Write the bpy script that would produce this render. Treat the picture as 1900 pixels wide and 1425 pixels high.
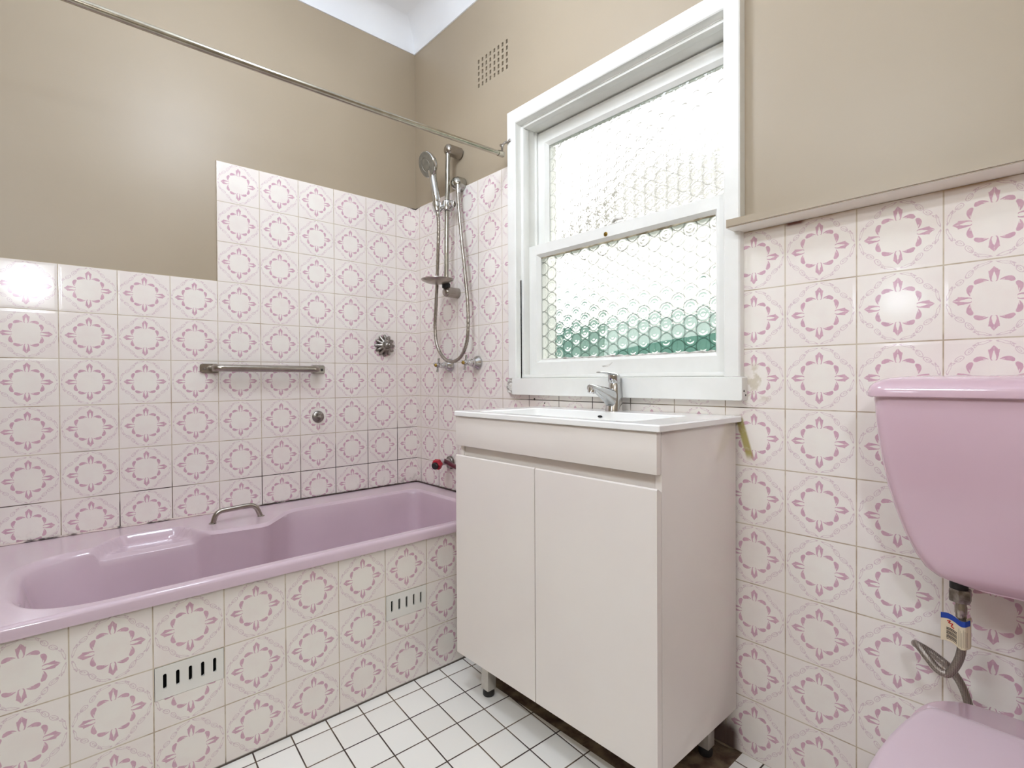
import bpy, bmesh, math, random
from mathutils import Vector, Matrix

random.seed(7)
PI = math.pi
scn = bpy.context.scene
COL = scn.collection
for _o in list(bpy.data.objects):
    bpy.data.objects.remove(_o)

# ------------------------------------------------------------------ camera, world, lights, exposure
T = 0.153                                             # wall tile pitch (m)
F_PX, YAW, PITCH, ROLL = 967.79, 0.8389, -0.0091, -0.0055
CAM = Vector((2.2304, -1.3709, 0.9958))
fw = Vector((-math.sin(YAW) * math.cos(PITCH), math.cos(YAW) * math.cos(PITCH), math.sin(PITCH)))
rt = Vector((math.cos(YAW), math.sin(YAW), 0))
upv = rt.cross(fw)
r2 = rt * math.cos(ROLL) + upv * math.sin(ROLL)
u2 = upv * math.cos(ROLL) - rt * math.sin(ROLL)
cd = bpy.data.cameras.new('camera')
cam = bpy.data.objects.new('camera', cd)
COL.objects.link(cam)
cam.matrix_world = Matrix(((r2.x, u2.x, -fw.x, CAM.x), (r2.y, u2.y, -fw.y, CAM.y), (r2.z, u2.z, -fw.z, CAM.z), (0, 0, 0, 1)))
cd.sensor_fit = 'HORIZONTAL'
cd.sensor_width = 36.0
cd.lens = F_PX / 1900.0 * 36.0
cd.clip_start = 0.02
scn.camera = cam

vs = scn.view_settings
scn.display_settings.display_device = 'sRGB'
vs.view_transform = 'Standard'
vs.look = 'None'
vs.exposure = 1.80
vs.gamma = 1.0
vs.use_curve_mapping = False
scn.cycles.use_denoising = True
scn.cycles.max_bounces = 10
scn.cycles.diffuse_bounces = 6
scn.cycles.glossy_bounces = 4
scn.cycles.transmission_bounces = 6
scn.cycles.transparent_max_bounces = 10
scn.cycles.sample_clamp_indirect = 6.0
scn.cycles.caustics_reflective = False
scn.cycles.caustics_refractive = True

SKY = 1.0
PENDANT_FILL = 9.3
WALL_FILL = 40.0
TUBE_FILL = 15.0
LOW_FILL = 3.2
FILL_COL = (0.90, 0.99, 1.12)           # cool tint shared by the added lights
w = bpy.data.worlds.new('overcast_sky')
scn.world = w
w.use_nodes = True
w.node_tree.nodes['Background'].inputs[0].default_value = (1.0, 0.995, 0.98, 1)
w.node_tree.nodes['Background'].inputs[1].default_value = SKY

# ------------------------------------------------------------------ node helpers
class NT:
    """tiny expression helper over one material's node tree"""
    def __init__(s, mat):
        s.t = mat.node_tree
        s.n = s.t.nodes
        s.l = s.t.links
    def set(s, sock, v):
        if isinstance(v, (int, float)):
            sock.default_value = v
        elif isinstance(v, (tuple, list)):
            sock.default_value = tuple(v) if len(v) == 4 or sock.type == 'VECTOR' else (*v, 1)
        else:
            s.l.new(v, sock)
    def m(s, op, a, b=0.0, c=0.0, clamp=False):
        nd = s.n.new('ShaderNodeMath')
        nd.operation = op
        nd.use_clamp = clamp
        s.set(nd.inputs[0], a)
        s.set(nd.inputs[1], b)
        if op in ('MULTIPLY_ADD', 'SMOOTH_MIN', 'SMOOTH_MAX', 'COMPARE'):
            s.set(nd.inputs[2], c)
        return nd.outputs[0]
    def add(s, a, b): return s.m('ADD', a, b)
    def sub(s, a, b): return s.m('SUBTRACT', a, b)
    def mul(s, a, b): return s.m('MULTIPLY', a, b)
    def div(s, a, b): return s.m('DIVIDE', a, b)
    def mn(s, a, b): return s.m('MINIMUM', a, b)
    def mx(s, a, b): return s.m('MAXIMUM', a, b)
    def ab(s, a): return s.m('ABSOLUTE', a)
    def lt(s, a, b): return s.m('LESS_THAN', a, b)
    def gt(s, a, b): return s.m('GREATER_THAN', a, b)
    def sst(s, v, e0, e1, o0=0.0, o1=1.0):
        nd = s.n.new('ShaderNodeMapRange')
        nd.interpolation_type = 'SMOOTHSTEP'
        s.set(nd.inputs[0], v); s.set(nd.inputs[1], e0); s.set(nd.inputs[2], e1); s.set(nd.inputs[3], o0); s.set(nd.inputs[4], o1)
        return nd.outputs[0]
    def coord(s):
        return s.n.new('ShaderNodeTexCoord').outputs['Object']
    def xyz(s, v):
        nd = s.n.new('ShaderNodeSeparateXYZ')
        s.l.new(v, nd.inputs[0])
        return nd.outputs
    def vec(s, x, y, z=0.0):
        nd = s.n.new('ShaderNodeCombineXYZ')
        for i, v in enumerate((x, y, z)): s.set(nd.inputs[i], v)
        return nd.outputs[0]
    def noise(s, v, scale, detail=2.0, rough=0.5):
        nd = s.n.new('ShaderNodeTexNoise')
        if v is not None: s.l.new(v, nd.inputs['Vector'])
        nd.inputs['Scale'].default_value = scale
        nd.inputs['Detail'].default_value = detail
        nd.inputs['Roughness'].default_value = rough
        return nd.outputs[0]
    def white(s, v):
        nd = s.n.new('ShaderNodeTexWhiteNoise')
        s.l.new(v, nd.inputs['Vector'])
        return nd.outputs['Value']
    def mix(s, f, a, b):
        nd = s.n.new('ShaderNodeMix')
        nd.data_type = 'RGBA'
        s.set(nd.inputs[0], f)
        s.set(nd.inputs[6], a if not isinstance(a, tuple) else (*a[:3], 1))
        s.set(nd.inputs[7], b if not isinstance(b, tuple) else (*b[:3], 1))
        return nd.outputs[2]
    def bump(s, h, strength=0.3, dist=0.001):
        nd = s.n.new('ShaderNodeBump')
        nd.inputs['Strength'].default_value = strength
        nd.inputs['Distance'].default_value = dist
        s.l.new(h, nd.inputs['Height'])
        return nd.outputs[0]

def lin(r, g, b):
    f = lambda c: (c / 255 / 12.92) if c / 255 <= 0.04045 else ((c / 255 + 0.055) / 1.055) ** 2.4
    return (f(r), f(g), f(b))

def new_mat(name, color=(0.8, 0.8, 0.8), rough=0.5, metal=0.0, coat=0.0, spec=0.5):
    mt = bpy.data.materials.new(name)
    mt.use_nodes = True
    b = mt.node_tree.nodes['Principled BSDF']
    b.inputs['Base Color'].default_value = (*color, 1)
    b.inputs['Roughness'].default_value = rough
    b.inputs['Metallic'].default_value = metal
    b.inputs['Coat Weight'].default_value = coat
    b.inputs['Specular IOR Level'].default_value = spec
    return mt

def bsdf(mt): return mt.node_tree.nodes['Principled BSDF']

def mottled(name, c0, c1, scale, rough=0.5, metal=0.0, bump=0.0, bdist=0.001, bscale=None, detail=3.0):
    """plain surface whose colour wanders a little between two tones"""
    mt = new_mat(name, c0, rough, metal)
    e = NT(mt)
    v = e.coord()
    n = e.noise(v, scale, detail)
    e.set(bsdf(mt).inputs['Base Color'], e.mix(e.sst(n, 0.3, 0.7), c0, c1))
    if bump:
        e.set(bsdf(mt).inputs['Normal'], e.bump(e.noise(v, bscale or scale, 3.0), bump, bdist))
    return mt

# ---- colours
C_TILE = lin(235, 231, 223)
C_TILE2 = lin(231, 222, 216)
C_PINK = lin(197, 156, 173)
C_LINE = lin(206, 182, 190)
C_GROUT = lin(196, 183, 162)
HOLES = ((0.830, 0.9205, 0.0052), (0.883, 0.907, 0.0034))   # old screw holes in the tiles under the sill

def tile_mat(name, axis, u_off, v_off=0.0, dirt='wall'):
    """pink flowered 6 inch wall tile: a ring of four tulips and eight leaf curls, filigree in the corners"""
    mt = new_mat(name, C_TILE, 0.12)
    e = NT(mt)
    pos = e.coord()
    X = e.xyz(pos)
    a = X['Y'] if axis == 'y' else X['X']
    U = e.m('MULTIPLY_ADD', a, 1.0 / T, u_off)
    V = e.m('MULTIPLY_ADD', X['Z'], 1.0 / T, v_off)
    p = e.sub(e.m('FRACT', U), 0.5)
    q = e.sub(e.m('FRACT', V), 0.5)
    tid = e.vec(e.m('FLOOR', U), e.m('FLOOR', V), 3.0)
    rnd = e.white(tid)
    ap, aq = e.ab(p), e.ab(q)
    M = e.mx(ap, aq)
    N = e.mn(ap, aq)
    wob = e.noise(e.vec(e.mul(U, 1.0), e.mul(V, 1.0), rnd), 26.0, 2.0)
    wob = e.sub(wob, 0.5)
    Mw = e.m('MULTIPLY_ADD', wob, 0.010, M)
    Nw = e.m('MULTIPLY_ADD', wob, 0.012, N)
    soft = 0.006
    # tulip on the axis
    t = e.div(e.sub(Mw, 0.214), 0.2)
    w1 = e.mul(e.lt(t, 0.70), e.m('MULTIPLY_ADD', e.m('SQRT', e.mx(t, 0.0)), 0.038, 0.027))
    w2 = e.mul(e.sub(1.0, t), 0.155)
    w2 = e.mn(w2, 0.050)
    w2 = e.mul(w2, e.gt(t, 0.45))
    wo = e.mul(e.mx(w1, w2), e.gt(t, 0.0))
    ti = e.m('MULTIPLY', e.div(t, 0.60), 1.0, clamp=True)
    wi = e.m('MULTIPLY_ADD', e.m('SINE', e.mul(e.m('SQRT', ti), PI)), 0.0195, 0.003)
    wi = e.mul(wi, e.lt(t, 0.6))
    tul = e.mul(e.sst(Nw, e.sub(wo, soft), wo, 1.0, 0.0), e.sst(Nw, e.sub(wi, 0.002), e.add(wi, 0.004)))
    # leaf curl beside it
    s = e.div(e.sub(Nw, 0.048), 0.148)
    sc = e.m('ADD', s, 0.0, clamp=True)
    s4 = e.m('POWER', sc, 5.0)
    lw = e.mul(e.mul(e.m('POWER', sc, 0.65), e.m('SQRT', e.mx(e.sub(1.0, s4), 0.0))), 0.047)
    mc = e.add(e.m('MULTIPLY_ADD', e.m('SINE', e.mul(sc, PI)), 0.016, 0.230), e.mul(sc, -0.012))
    ins = e.mul(e.gt(s, 0.0), e.lt(s, 1.0))
    leaf = e.mul(e.sst(e.ab(e.sub(Mw, mc)), e.sub(lw, soft), e.add(lw, 0.001), 1.0, 0.0), ins)
    # a pale vein splitting the curl near its root
    vein = e.mul(e.lt(e.ab(e.sub(Mw, e.add(mc, -0.008))), 0.0035), e.lt(s, 0.36))
    leaf = e.mul(leaf, e.sub(1.0, vein))
    motif = e.m('ADD', tul, leaf, clamp=True)
    # filigree outline leaves along the diamond
    def ell(cm, cn, dx, dy, ra, rb, th):
        L = math.hypot(dx, dy); dx /= L; dy /= L
        x = e.sub(Mw, cm); y = e.sub(Nw, cn)
        u_ = e.m('MULTIPLY_ADD', x, dx / ra, e.mul(y, dy / ra))
        v_ = e.m('MULTIPLY_ADD', x, -dy / rb, e.mul(y, dx / rb))
        r_ = e.m('SQRT', e.add(e.mul(u_, u_), e.mul(v_, v_)))
        return e.sst(e.ab(e.sub(r_, 1.0)), th * 0.35, th, 1.0, 0.0)
    wob2 = e.sub(e.noise(e.vec(e.mul(U, 1.0), e.mul(V, 1.0), e.add(rnd, 7.0)), 15.0, 2.0), 0.5)
    Mw = e.m('MULTIPLY_ADD', wob2, 0.045, M)
    Nw = e.m('MULTIPLY_ADD', wob2, -0.040, N)
    fil = e.mx(ell(0.335, 0.240, 1, -0.75, 0.052, 0.029, 0.17), ell(0.342, 0.232, 1, -0.7, 0.030, 0.009, 0.36))
    fil = e.mx(fil, ell(0.440, 0.110, 0.30, -1, 0.082, 0.014, 0.28))
    fil = e.mx(fil, ell(0.415, 0.168, 0.95, -0.55, 0.034, 0.010, 0.34))
    fil = e.mul(fil, e.lt(M, 0.482))
    # base glaze
    n1 = e.noise(pos, 24.0, 3.0)
    n2 = e.noise(pos, 90.0, 2.0)
    base = e.mix(e.m('ADD', e.sst(n1, 0.35, 0.75, 0.0, 0.55), e.mul(rnd, 0.35), clamp=True), C_TILE, C_TILE2)
    outer = e.sst(e.add(M, N), 0.50, 0.58, 0.0, 0.28)
    base = e.mix(outer, base, lin(231, 220, 217))
    base = e.mix(e.mul(fil, 0.80), base, C_LINE)
    pink = e.mix(e.sst(n2, 0.3, 0.7), C_PINK, lin(206, 167, 181))
    col = e.mix(e.mul(motif, 0.95), base, pink)
    # grout
    g = e.sst(M, 0.4885, 0.4935)
    ng = e.noise(pos, 9.0, 4.0, 0.7)
    gcol = e.mix(e.sst(ng, 0.45, 0.62), C_GROUT, lin(170, 152, 130))
    nm = e.noise(pos, 5.0, 3.0, 0.6)
    if dirt == 'left':
        low = e.sst(X['Z'], 0.98, 0.5)
        cor = e.sst(X['Y'], -0.85, -0.05, 0.0, 0.45)
        k = e.add(e.add(e.mul(low, 0.42), e.mul(cor, low)), e.sub(nm, 0.42))
        mould = e.sst(k, 0.28, 0.55)
    elif dirt == 'back':
        low = e.sst(X['Z'], 0.75, 0.5, 0.0, 0.5)
        nearc = e.sst(X['X'], 0.5, 0.0)
        k = e.add(e.mul(low, nearc), e.sub(nm, 0.45))
        under = e.mul(e.mul(e.sst(X['X'], 0.60, 0.75), e.sst(X['X'], 1.75, 1.55)), e.mul(e.gt(X['Z'], 0.85), e.lt(X['Z'], 0.95)))
        k = e.add(k, e.mul(under, 0.42))
        mould = e.sst(k, 0.20, 0.5)
    else:
        mould = e.sst(nm, 0.60, 0.74, 0.0, 0.8)
        mould = e.mx(mould, e.sst(X['Z'], 0.03, 0.0, 0.0, 0.8))
    gcol = e.mix(mould, gcol, lin(58, 44, 34))
    thin = e.sst(M, 0.4868, 0.4925)
    gm = e.mx(g, e.mul(thin, mould))
    col = e.mix(gm, col, gcol)
    if dirt == 'left':
        # grime creeping up the tiles from the bath edge
        gr = e.mul(e.sst(X['Z'], 0.56, 0.495), e.sst(e.noise(pos, 30.0, 4.0, 0.7), 0.5, 0.75))
        gr = e.mul(gr, e.sst(X['Y'], -0.5, -0.02, 0.15, 0.75))
        col = e.mix(gr, col, lin(110, 90, 80))
    if dirt == 'apron':
        col = e.mix(e.sst(X['Z'], 0.009, 0.004, 0.0, 0.9), col, lin(66, 54, 44))
    if dirt == 'back':
        # soap and rust stains: a yellow run beside the vanity, rust under the ledge, brown foot by the floor
        sx = e.m('MULTIPLY_ADD', X['Z'], 0.28, X['X'])
        for (hx_, hz_, hr_) in HOLES:
            dd = e.m('SQRT', e.add(e.m('POWER', e.ab(e.sub(X['X'], hx_)), 2.0), e.m('POWER', e.ab(e.sub(X['Z'], hz_)), 2.0)))
            col = e.mix(e.sst(dd, hr_ * 0.7, hr_, 1.0, 0.0), col, (0.008, 0.006, 0.005))
        run = e.mul(e.sst(e.ab(e.sub(sx, 1.8535)), 0.006, 0.013, 1.0, 0.0), e.mul(e.sst(X['Z'], 0.775, 0.80), e.sst(X['Z'], 0.90, 0.885)))
        run = e.mul(run, e.sst(e.noise(pos, 60.0, 3.0), 0.25, 0.5, 0.6, 0.95))
        col = e.mix(run, col, lin(168, 156, 92))
        smudge = e.mul(e.sst(e.noise(pos, 38.0, 3.0), 0.48, 0.62), e.mul(e.sst(e.ab(e.sub(X['X'], 1.655)), 0.02, 0.04, 1.0, 0.0), e.sst(e.ab(e.sub(X['Z'], 0.985)), 0.03, 0.06, 1.0, 0.0)))
        col = e.mix(e.mul(smudge, 0.6), col, lin(190, 178, 150))
        under_l = e.mul(e.sst(X['Z'], 1.368, 1.377), e.gt(X['X'], 1.6))
        rust = e.mul(under_l, e.sst(e.noise(pos, 6.0, 3.0), 0.38, 0.60))
        col = e.mix(e.mul(rust, 0.85), col, lin(160, 125, 80))
        rx = e.mul(e.sst(e.ab(e.sub(X['X'], 1.742)), 0.012, 0.028, 1.0, 0.0), e.sst(X['Z'], 1.366, 1.373))
        col = e.mix(e.mul(rx, 0.9), col, lin(96, 34, 18))
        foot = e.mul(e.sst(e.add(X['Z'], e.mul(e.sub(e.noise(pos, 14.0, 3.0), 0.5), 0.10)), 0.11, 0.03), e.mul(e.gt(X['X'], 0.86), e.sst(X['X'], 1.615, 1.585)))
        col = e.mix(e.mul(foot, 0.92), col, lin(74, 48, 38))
    if dirt in ('left', 'back'):
        # dark brown wedge where the topmost tiles meet in the corner
        hc = e.add(e.mul(e.ab(a), 0.12), e.mul(e.sub(12 * T, X['Z']), 1.0))
        hc = e.add(hc, e.mul(e.sub(e.noise(pos, 80.0, 2.0), 0.5), 0.004))
        col = e.mix(e.sst(hc, 0.0055, 0.0075, 0.92, 0.0), col, lin(40, 26, 20))
    e.set(bsdf(mt).inputs['Base Color'], col)
    e.set(bsdf(mt).inputs['Roughness'], e.m('MULTIPLY_ADD', gm, 0.5, 0.13))
    pil = e.sst(M, 0.44, 0.495, 1.0, 0.0)
    wav = e.add(e.mul(e.noise(pos, 16.0, 1.0), 0.55), e.mul(motif, 0.05))
    h = e.add(e.mul(pil, 0.9), wav)
    e.set(bsdf(mt).inputs['Normal'], e.bump(h, 0.35, 0.0012))
    return mt

def floor_mat():
    mt = new_mat('white_floor_tile', lin(226, 224, 216), 0.25)
    e = NT(mt)
    pos = e.coord(); X = e.xyz(pos)
    i = e.add(e.add(e.mul(X['X'], 9.192), e.mul(X['Y'], -0.2195)), -7.324 + 20)
    j = e.add(e.add(e.mul(X['X'], -0.827), e.mul(X['Y'], -10.049)), -3.089 + 20)
    p = e.ab(e.sub(e.m('FRACT', i), 0.5)); q = e.ab(e.sub(e.m('FRACT', j), 0.5))
    M = e.mx(p, q)
    rnd = e.white(e.vec(e.m('FLOOR', i), e.m('FLOOR', j), 1.0))
    base = e.mix(rnd, lin(242, 241, 235), lin(233, 231, 224))
    n = e.noise(pos, 40.0, 4.0, 0.7)
    spk = e.mul(e.sst(n, 0.74, 0.80), 0.5)
    base = e.mix(spk, base, lin(150, 140, 125))
    wob = e.mul(e.sub(e.noise(pos, 30.0, 2.0), 0.5), 0.006)
    g = e.sst(e.add(M, wob), 0.477, 0.485)
    gcol = e.mix(e.sst(e.noise(pos, 7.0, 3.0), 0.4, 0.65), lin(48, 30, 24), lin(104, 88, 68))
    col = e.mix(g, base, gcol)
    e.set(bsdf(mt).inputs['Base Color'], col)
    e.set(bsdf(mt).inputs['Roughness'], e.m('MULTIPLY_ADD', g, 0.5, 0.22))
    h = e.add(e.sst(M, 0.45, 0.49, 1.0, 0.0), e.mul(e.noise(pos, 20.0, 2.0), 0.2))
    e.set(bsdf(mt).inputs['Normal'], e.bump(h, 0.3, 0.0012))
    return mt

def vanity_gloss():
    mt = mottled('white_gloss_board', lin(232, 226, 219), lin(228, 221, 215), 2.5, 0.14)
    bsdf(mt).inputs['Coat Weight'].default_value = 0.3
    bsdf(mt).inputs['Coat Roughness'].default_value = 0.04
    return mt

PITCH_C, DISC = 0.0405, 0.0232
def glass_mat(name, px, ph, ring_k=1.0):
    """moulded clear glass: bends what lies behind it, lets part of the light straight through, ring grooves tinted dark for the light they bend away"""
    mt = bpy.data.materials.new(name)
    mt.use_nodes = True
    e = NT(mt)
    n = mt.node_tree.nodes
    n.remove(n['Principled BSDF'])
    X = e.xyz(e.coord())
    row = PITCH_C / 0.866
    c0 = e.m('ROUND', e.div(e.sub(X['X'], px), PITCH_C))
    best = None
    for dc in (-1.0, 0.0, 1.0):
        c = e.add(c0, dc)
        dx = e.sub(X['X'], e.m('MULTIPLY_ADD', c, PITCH_C, px))
        par = e.ab(e.sub(c, e.mul(e.m('FLOOR', e.mul(c, 0.5)), 2.0)))
        off = e.m('MULTIPLY_ADD', par, 0.5, ph)
        zr = e.sub(e.div(X['Z'], row), off)
        dz = e.mul(e.sub(zr, e.m('ROUND', zr)), row)
        d = e.m('SQRT', e.add(e.mul(dx, dx), e.mul(dz, dz)))
        best = d if best is None else e.mn(best, d)
    d = e.div(best, DISC)
    ring = e.mx(e.sst(e.ab(e.sub(d, 0.985)), 0.012, 0.034, 1.0, 0.0), e.mul(e.sst(e.ab(e.sub(d, 0.905)), 0.008, 0.026, 1.0, 0.0), 0.75))
    ring = e.mul(ring, ring_k)  # painted groove darkening, put into the glass and transparent colours
    gl = n.new('ShaderNodeBsdfGlass'); gl.inputs['IOR'].default_value = 1.5; gl.inputs['Roughness'].default_value = 0.0
    e.set(gl.inputs['Color'], e.mix(ring, (0.98, 0.985, 0.975), (0.30, 0.31, 0.30)))
    tr = n.new('ShaderNodeBsdfTransparent')
    e.set(tr.inputs['Color'], e.mix(ring, (0.96, 0.97, 0.96), (0.22, 0.23, 0.22)))
    mx = n.new('ShaderNodeMixShader')
    mx.inputs[0].default_value = 0.82
    e.l.new(tr.outputs[0], mx.inputs[1]); e.l.new(gl.outputs[0], mx.inputs[2])
    e.l.new(mx.outputs[0], n['Material Output'].inputs[0])
    return mt

def emis_mat(name, col, strength):
    mt = new_mat(name, (0.9, 0.9, 0.9), 0.4)
    bsdf(mt).inputs['Emission Color'].default_value = (*col, 1)
    bsdf(mt).inputs['Emission Strength'].default_value = strength
    return mt

def braided(name):
    mt = new_mat(name, lin(150, 140, 132), 0.34, 0.8)
    e = NT(mt); v = e.coord(); X = e.xyz(v)
    k = 1250.0
    a = e.m('SINE', e.mul(e.add(e.add(X['X'], X['Y']), X['Z']), k))
    b = e.m('SINE', e.mul(e.sub(e.sub(X['X'], X['Y']), X['Z']), k))
    d = e.m('MULTIPLY_ADD', e.mul(a, b), 0.5, 0.5)
    e.set(bsdf(mt).inputs['Base Color'], e.mix(d, lin(98, 88, 82), lin(176, 166, 156)))
    e.set(bsdf(mt).inputs['Normal'], e.bump(d, 0.5, 0.0006))
    return mt

M_PLASTER = mottled('beige_wall_paint', lin(165, 151, 130), lin(161, 147, 126), 1.6, 0.42, bump=0.10, bdist=0.0015, bscale=60.0)
M_UNDER_LIT = mottled('cream_lit_underside', lin(238, 233, 224), lin(232, 226, 216), 4.0, 0.35, bump=0.1, bdist=0.001, bscale=40.0)  # whiter ledge-underside paint, with light from below put into its colour
M_CEIL = mottled('white_ceiling_paint', lin(232, 234, 236), lin(228, 230, 233), 3.0, 0.6)
M_TL = tile_mat('pink_flower_tile_long', 'y', 0.7113 + 20, 0.0, 'left')
M_TB = tile_mat('pink_flower_tile_short', 'x', -1.2417 + 20, 0.0, 'back')
M_TA = tile_mat('pink_flower_tile_apron', 'y', 2.7293 + 20, -0.018, 'apron')
M_FLOOR = floor_mat()
M_SCREED = mottled('dirty_brown_screed', lin(70, 44, 36), lin(128, 110, 86), 22.0, 0.85, bump=0.8, bdist=0.004, bscale=45.0, detail=5.0)
M_BATH = mottled('mauve_acrylic', lin(205, 184, 194), lin(201, 180, 190), 5.0, 0.16)
bsdf(M_BATH).inputs['Coat Weight'].default_value = 0.4
M_CHINA = mottled('mauve_vitreous_china', lin(207, 178, 190), lin(203, 173, 185), 5.0, 0.13)
bsdf(M_CHINA).inputs['Coat Weight'].default_value = 0.5
M_SEAT = mottled('mauve_plastic', lin(208, 189, 198), lin(205, 185, 194), 6.0, 0.35)
M_CHROME = mottled('polished_chrome', (0.60, 0.60, 0.60), (0.55, 0.55, 0.54), 30.0, 0.08, 1.0)
M_SATIN = mottled('satin_chrome', lin(172, 165, 156), lin(158, 151, 142), 40.0, 0.26, 1.0)
M_RAIL = mottled('rail_chrome', lin(176, 174, 166), lin(164, 162, 154), 30.0, 0.14, 1.0)
M_LEG = mottled('silver_painted_leg', lin(205, 200, 192), lin(196, 190, 182), 30.0, 0.25, 0.35)
M_ROD = mottled('aged_chrome_tube', lin(178, 172, 156), lin(160, 153, 138), 25.0, 0.22, 1.0)
M_OLDCHROME = mottled('pitted_chrome', lin(170, 166, 160), lin(116, 108, 100), 70.0, 0.32, 1.0, bump=0.2, bdist=0.001, bscale=120.0)
M_VAN = vanity_gloss()
M_BASIN = mottled('white_basin_stone', lin(240, 240, 238), lin(237, 237, 234), 3.0, 0.1)
M_WPAINT = mottled('white_gloss_paint', lin(234, 234, 230), lin(228, 228, 223), 9.0, 0.28, bump=0.15, bdist=0.001, bscale=35.0)
M_WPAINT_OLD = mottled('flaking_white_paint', lin(226, 224, 218), lin(150, 144, 136), 45.0, 0.5, bump=0.7, bdist=0.003, bscale=60.0)
M_PUTTY = mottled('dirty_putty', lin(196, 186, 160), lin(110, 96, 70), 30.0, 0.7)
M_BLACK = mottled('black_rubber', (0.012, 0.011, 0.011), (0.02, 0.018, 0.018), 20.0, 0.5)
M_VOID = new_mat('dark_cavity', (0.006, 0.005, 0.005), 0.9)
M_PVENT = mottled('white_vent_plastic', lin(228, 226, 220), lin(222, 220, 213), 8.0, 0.3)
M_RED = mottled('red_plastic', lin(170, 20, 44), lin(150, 14, 36), 20.0, 0.35)
M_MAROON = mottled('maroon_plastic', lin(96, 24, 44), lin(70, 18, 34), 20.0, 0.3)
M_GREYP = mottled('grey_plastic', lin(186, 178, 176), lin(166, 158, 156), 20.0, 0.3)
M_CLEAR = mottled('smoky_head_face', lin(128, 124, 112), lin(112, 108, 98), 60.0, 0.35, 0.3)
M_BRASS = mottled('worn_brass', lin(170, 140, 70), lin(120, 96, 46), 60.0, 0.3, 1.0)
M_BRAID = braided('braided_steel')
M_SEAL = new_mat('grimy_sealant', lin(214, 196, 190), 0.5)
_e = NT(M_SEAL); _v = _e.coord(); _n = _e.noise(_v, 7.0, 4.0, 0.7); _Y = _e.xyz(_v)['Y']
_k = _e.add(_n, _e.sst(_Y, -1.0, -0.2, 0.0, 0.25))
_e.set(bsdf(M_SEAL).inputs['Base Color'], _e.mix(_e.sst(_k, 0.52, 0.62), lin(214, 196, 190), lin(52, 36, 30)))
M_PENDANT_FILL = emis_mat('pendant_fill_glow', FILL_COL, PENDANT_FILL)
M_TUBE_FILL = emis_mat('tube_fill_glow', FILL_COL, TUBE_FILL)
M_LOW_FILL = emis_mat('low_fill_glow', FILL_COL, LOW_FILL)
M_WALL_FILL = emis_mat('wall_fill_glow', FILL_COL, WALL_FILL)
M_TEAL = mottled('teal_steel_fence', lin(58, 110, 97), lin(48, 96, 84), 3.0, 0.5)
M_BRICK = mottled('pale_render', lin(244, 243, 238), lin(238, 237, 232), 2.0, 0.8)
M_ROOF = mottled('grey_brown_roof_tile', lin(66, 61, 48), lin(46, 42, 33), 6.0, 0.8)
M_PAVE = mottled('pale_concrete_path', lin(190, 188, 182), lin(170, 168, 160), 4.0, 0.8)
M_BLUE = new_mat('purple_dot', lin(60, 30, 110), 0.3)

# ------------------------------------------------------------------ mesh helpers
def sharp(me, deg=35):
    for pl in me.polygons: pl.use_smooth = True
    me.set_sharp_from_angle(angle=math.radians(deg))

def obj(name, bm, mat, parent=None, deg=35, clean=True):
    if clean:
        bmesh.ops.recalc_face_normals(bm, faces=bm.faces[:])
    me = bpy.data.meshes.new(name)
    bm.to_mesh(me); bm.free()
    for mm in (mat if isinstance(mat, (list, tuple)) else [mat]): me.materials.append(mm)
    sharp(me, deg)
    o = bpy.data.objects.new(name, me)
    COL.objects.link(o)
    if parent is not None:
        o.parent = parent
        o.matrix_parent_inverse = Matrix.Translation(-parent.location) if parent.type == 'EMPTY' else Matrix()
    return o

def tag(o, label=None, cat=None, group=None, kind=None):
    if label: o['label'] = label
    if cat: o['category'] = cat
    if group: o['group'] = group
    if kind: o['kind'] = kind
    return o

def thing(name, label, cat, loc, group=None, kind=None):
    o = bpy.data.objects.new(name, None)
    COL.objects.link(o)
    o.location = loc
    o.empty_display_size = 0.05
    return tag(o, label, cat, group, kind)

def B(): return bmesh.new()

def box(bm, x0, x1, y0, y1, z0, z1, bev=0.0, seg=2):
    vs_ = [bm.verts.new(p) for p in ((x0, y0, z0), (x1, y0, z0), (x1, y1, z0), (x0, y1, z0), (x0, y0, z1), (x1, y0, z1), (x1, y1, z1), (x0, y1, z1))]
    fs = [bm.faces.new([vs_[i] for i in q]) for q in ((3, 2, 1, 0), (4, 5, 6, 7), (0, 1, 5, 4), (1, 2, 6, 5), (2, 3, 7, 6), (3, 0, 4, 7))]
    if bev:
        ed = {e_ for f in fs for e_ in f.edges}
        bmesh.ops.bevel(bm, geom=list(ed), offset=bev, segments=seg, profile=0.5, affect='EDGES')
    return bm

def loft(bm, rings, cap0=True, cap1=True, closed=True):
    R = [[bm.verts.new(p) for p in r] for r in rings]
    n = len(R[0])
    for a, b in zip(R, R[1:]):
        for i in range(n if closed else n - 1):
            j = (i + 1) % n
            try: bm.faces.new((a[i], a[j], b[j], b[i]))
            except ValueError: pass
    if cap0: bm.faces.new(list(reversed(R[0])))
    if cap1: bm.faces.new(R[-1])
    return R

def frame_axes(d):
    d = Vector(d).normalized()
    a = Vector((0, 0, 1)) if abs(d.z) < 0.9 else Vector((1, 0, 0))
    x = d.cross(a).normalized()
    return d, x, x.cross(d).normalized()

def lathe(bm, prof, org, axis, seg=32, cap=True):
    """profile of (radius, distance along the axis)"""
    d, x, y = frame_axes(axis)
    org = Vector(org)
    rings = []
    for r, h in prof:
        r = max(r, 1e-5)
        rings.append([org + d * h + (x * math.cos(2 * PI * k / seg) + y * math.sin(2 * PI * k / seg)) * r for k in range(seg)])
    loft(bm, rings, cap, cap)
    return bm

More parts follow.
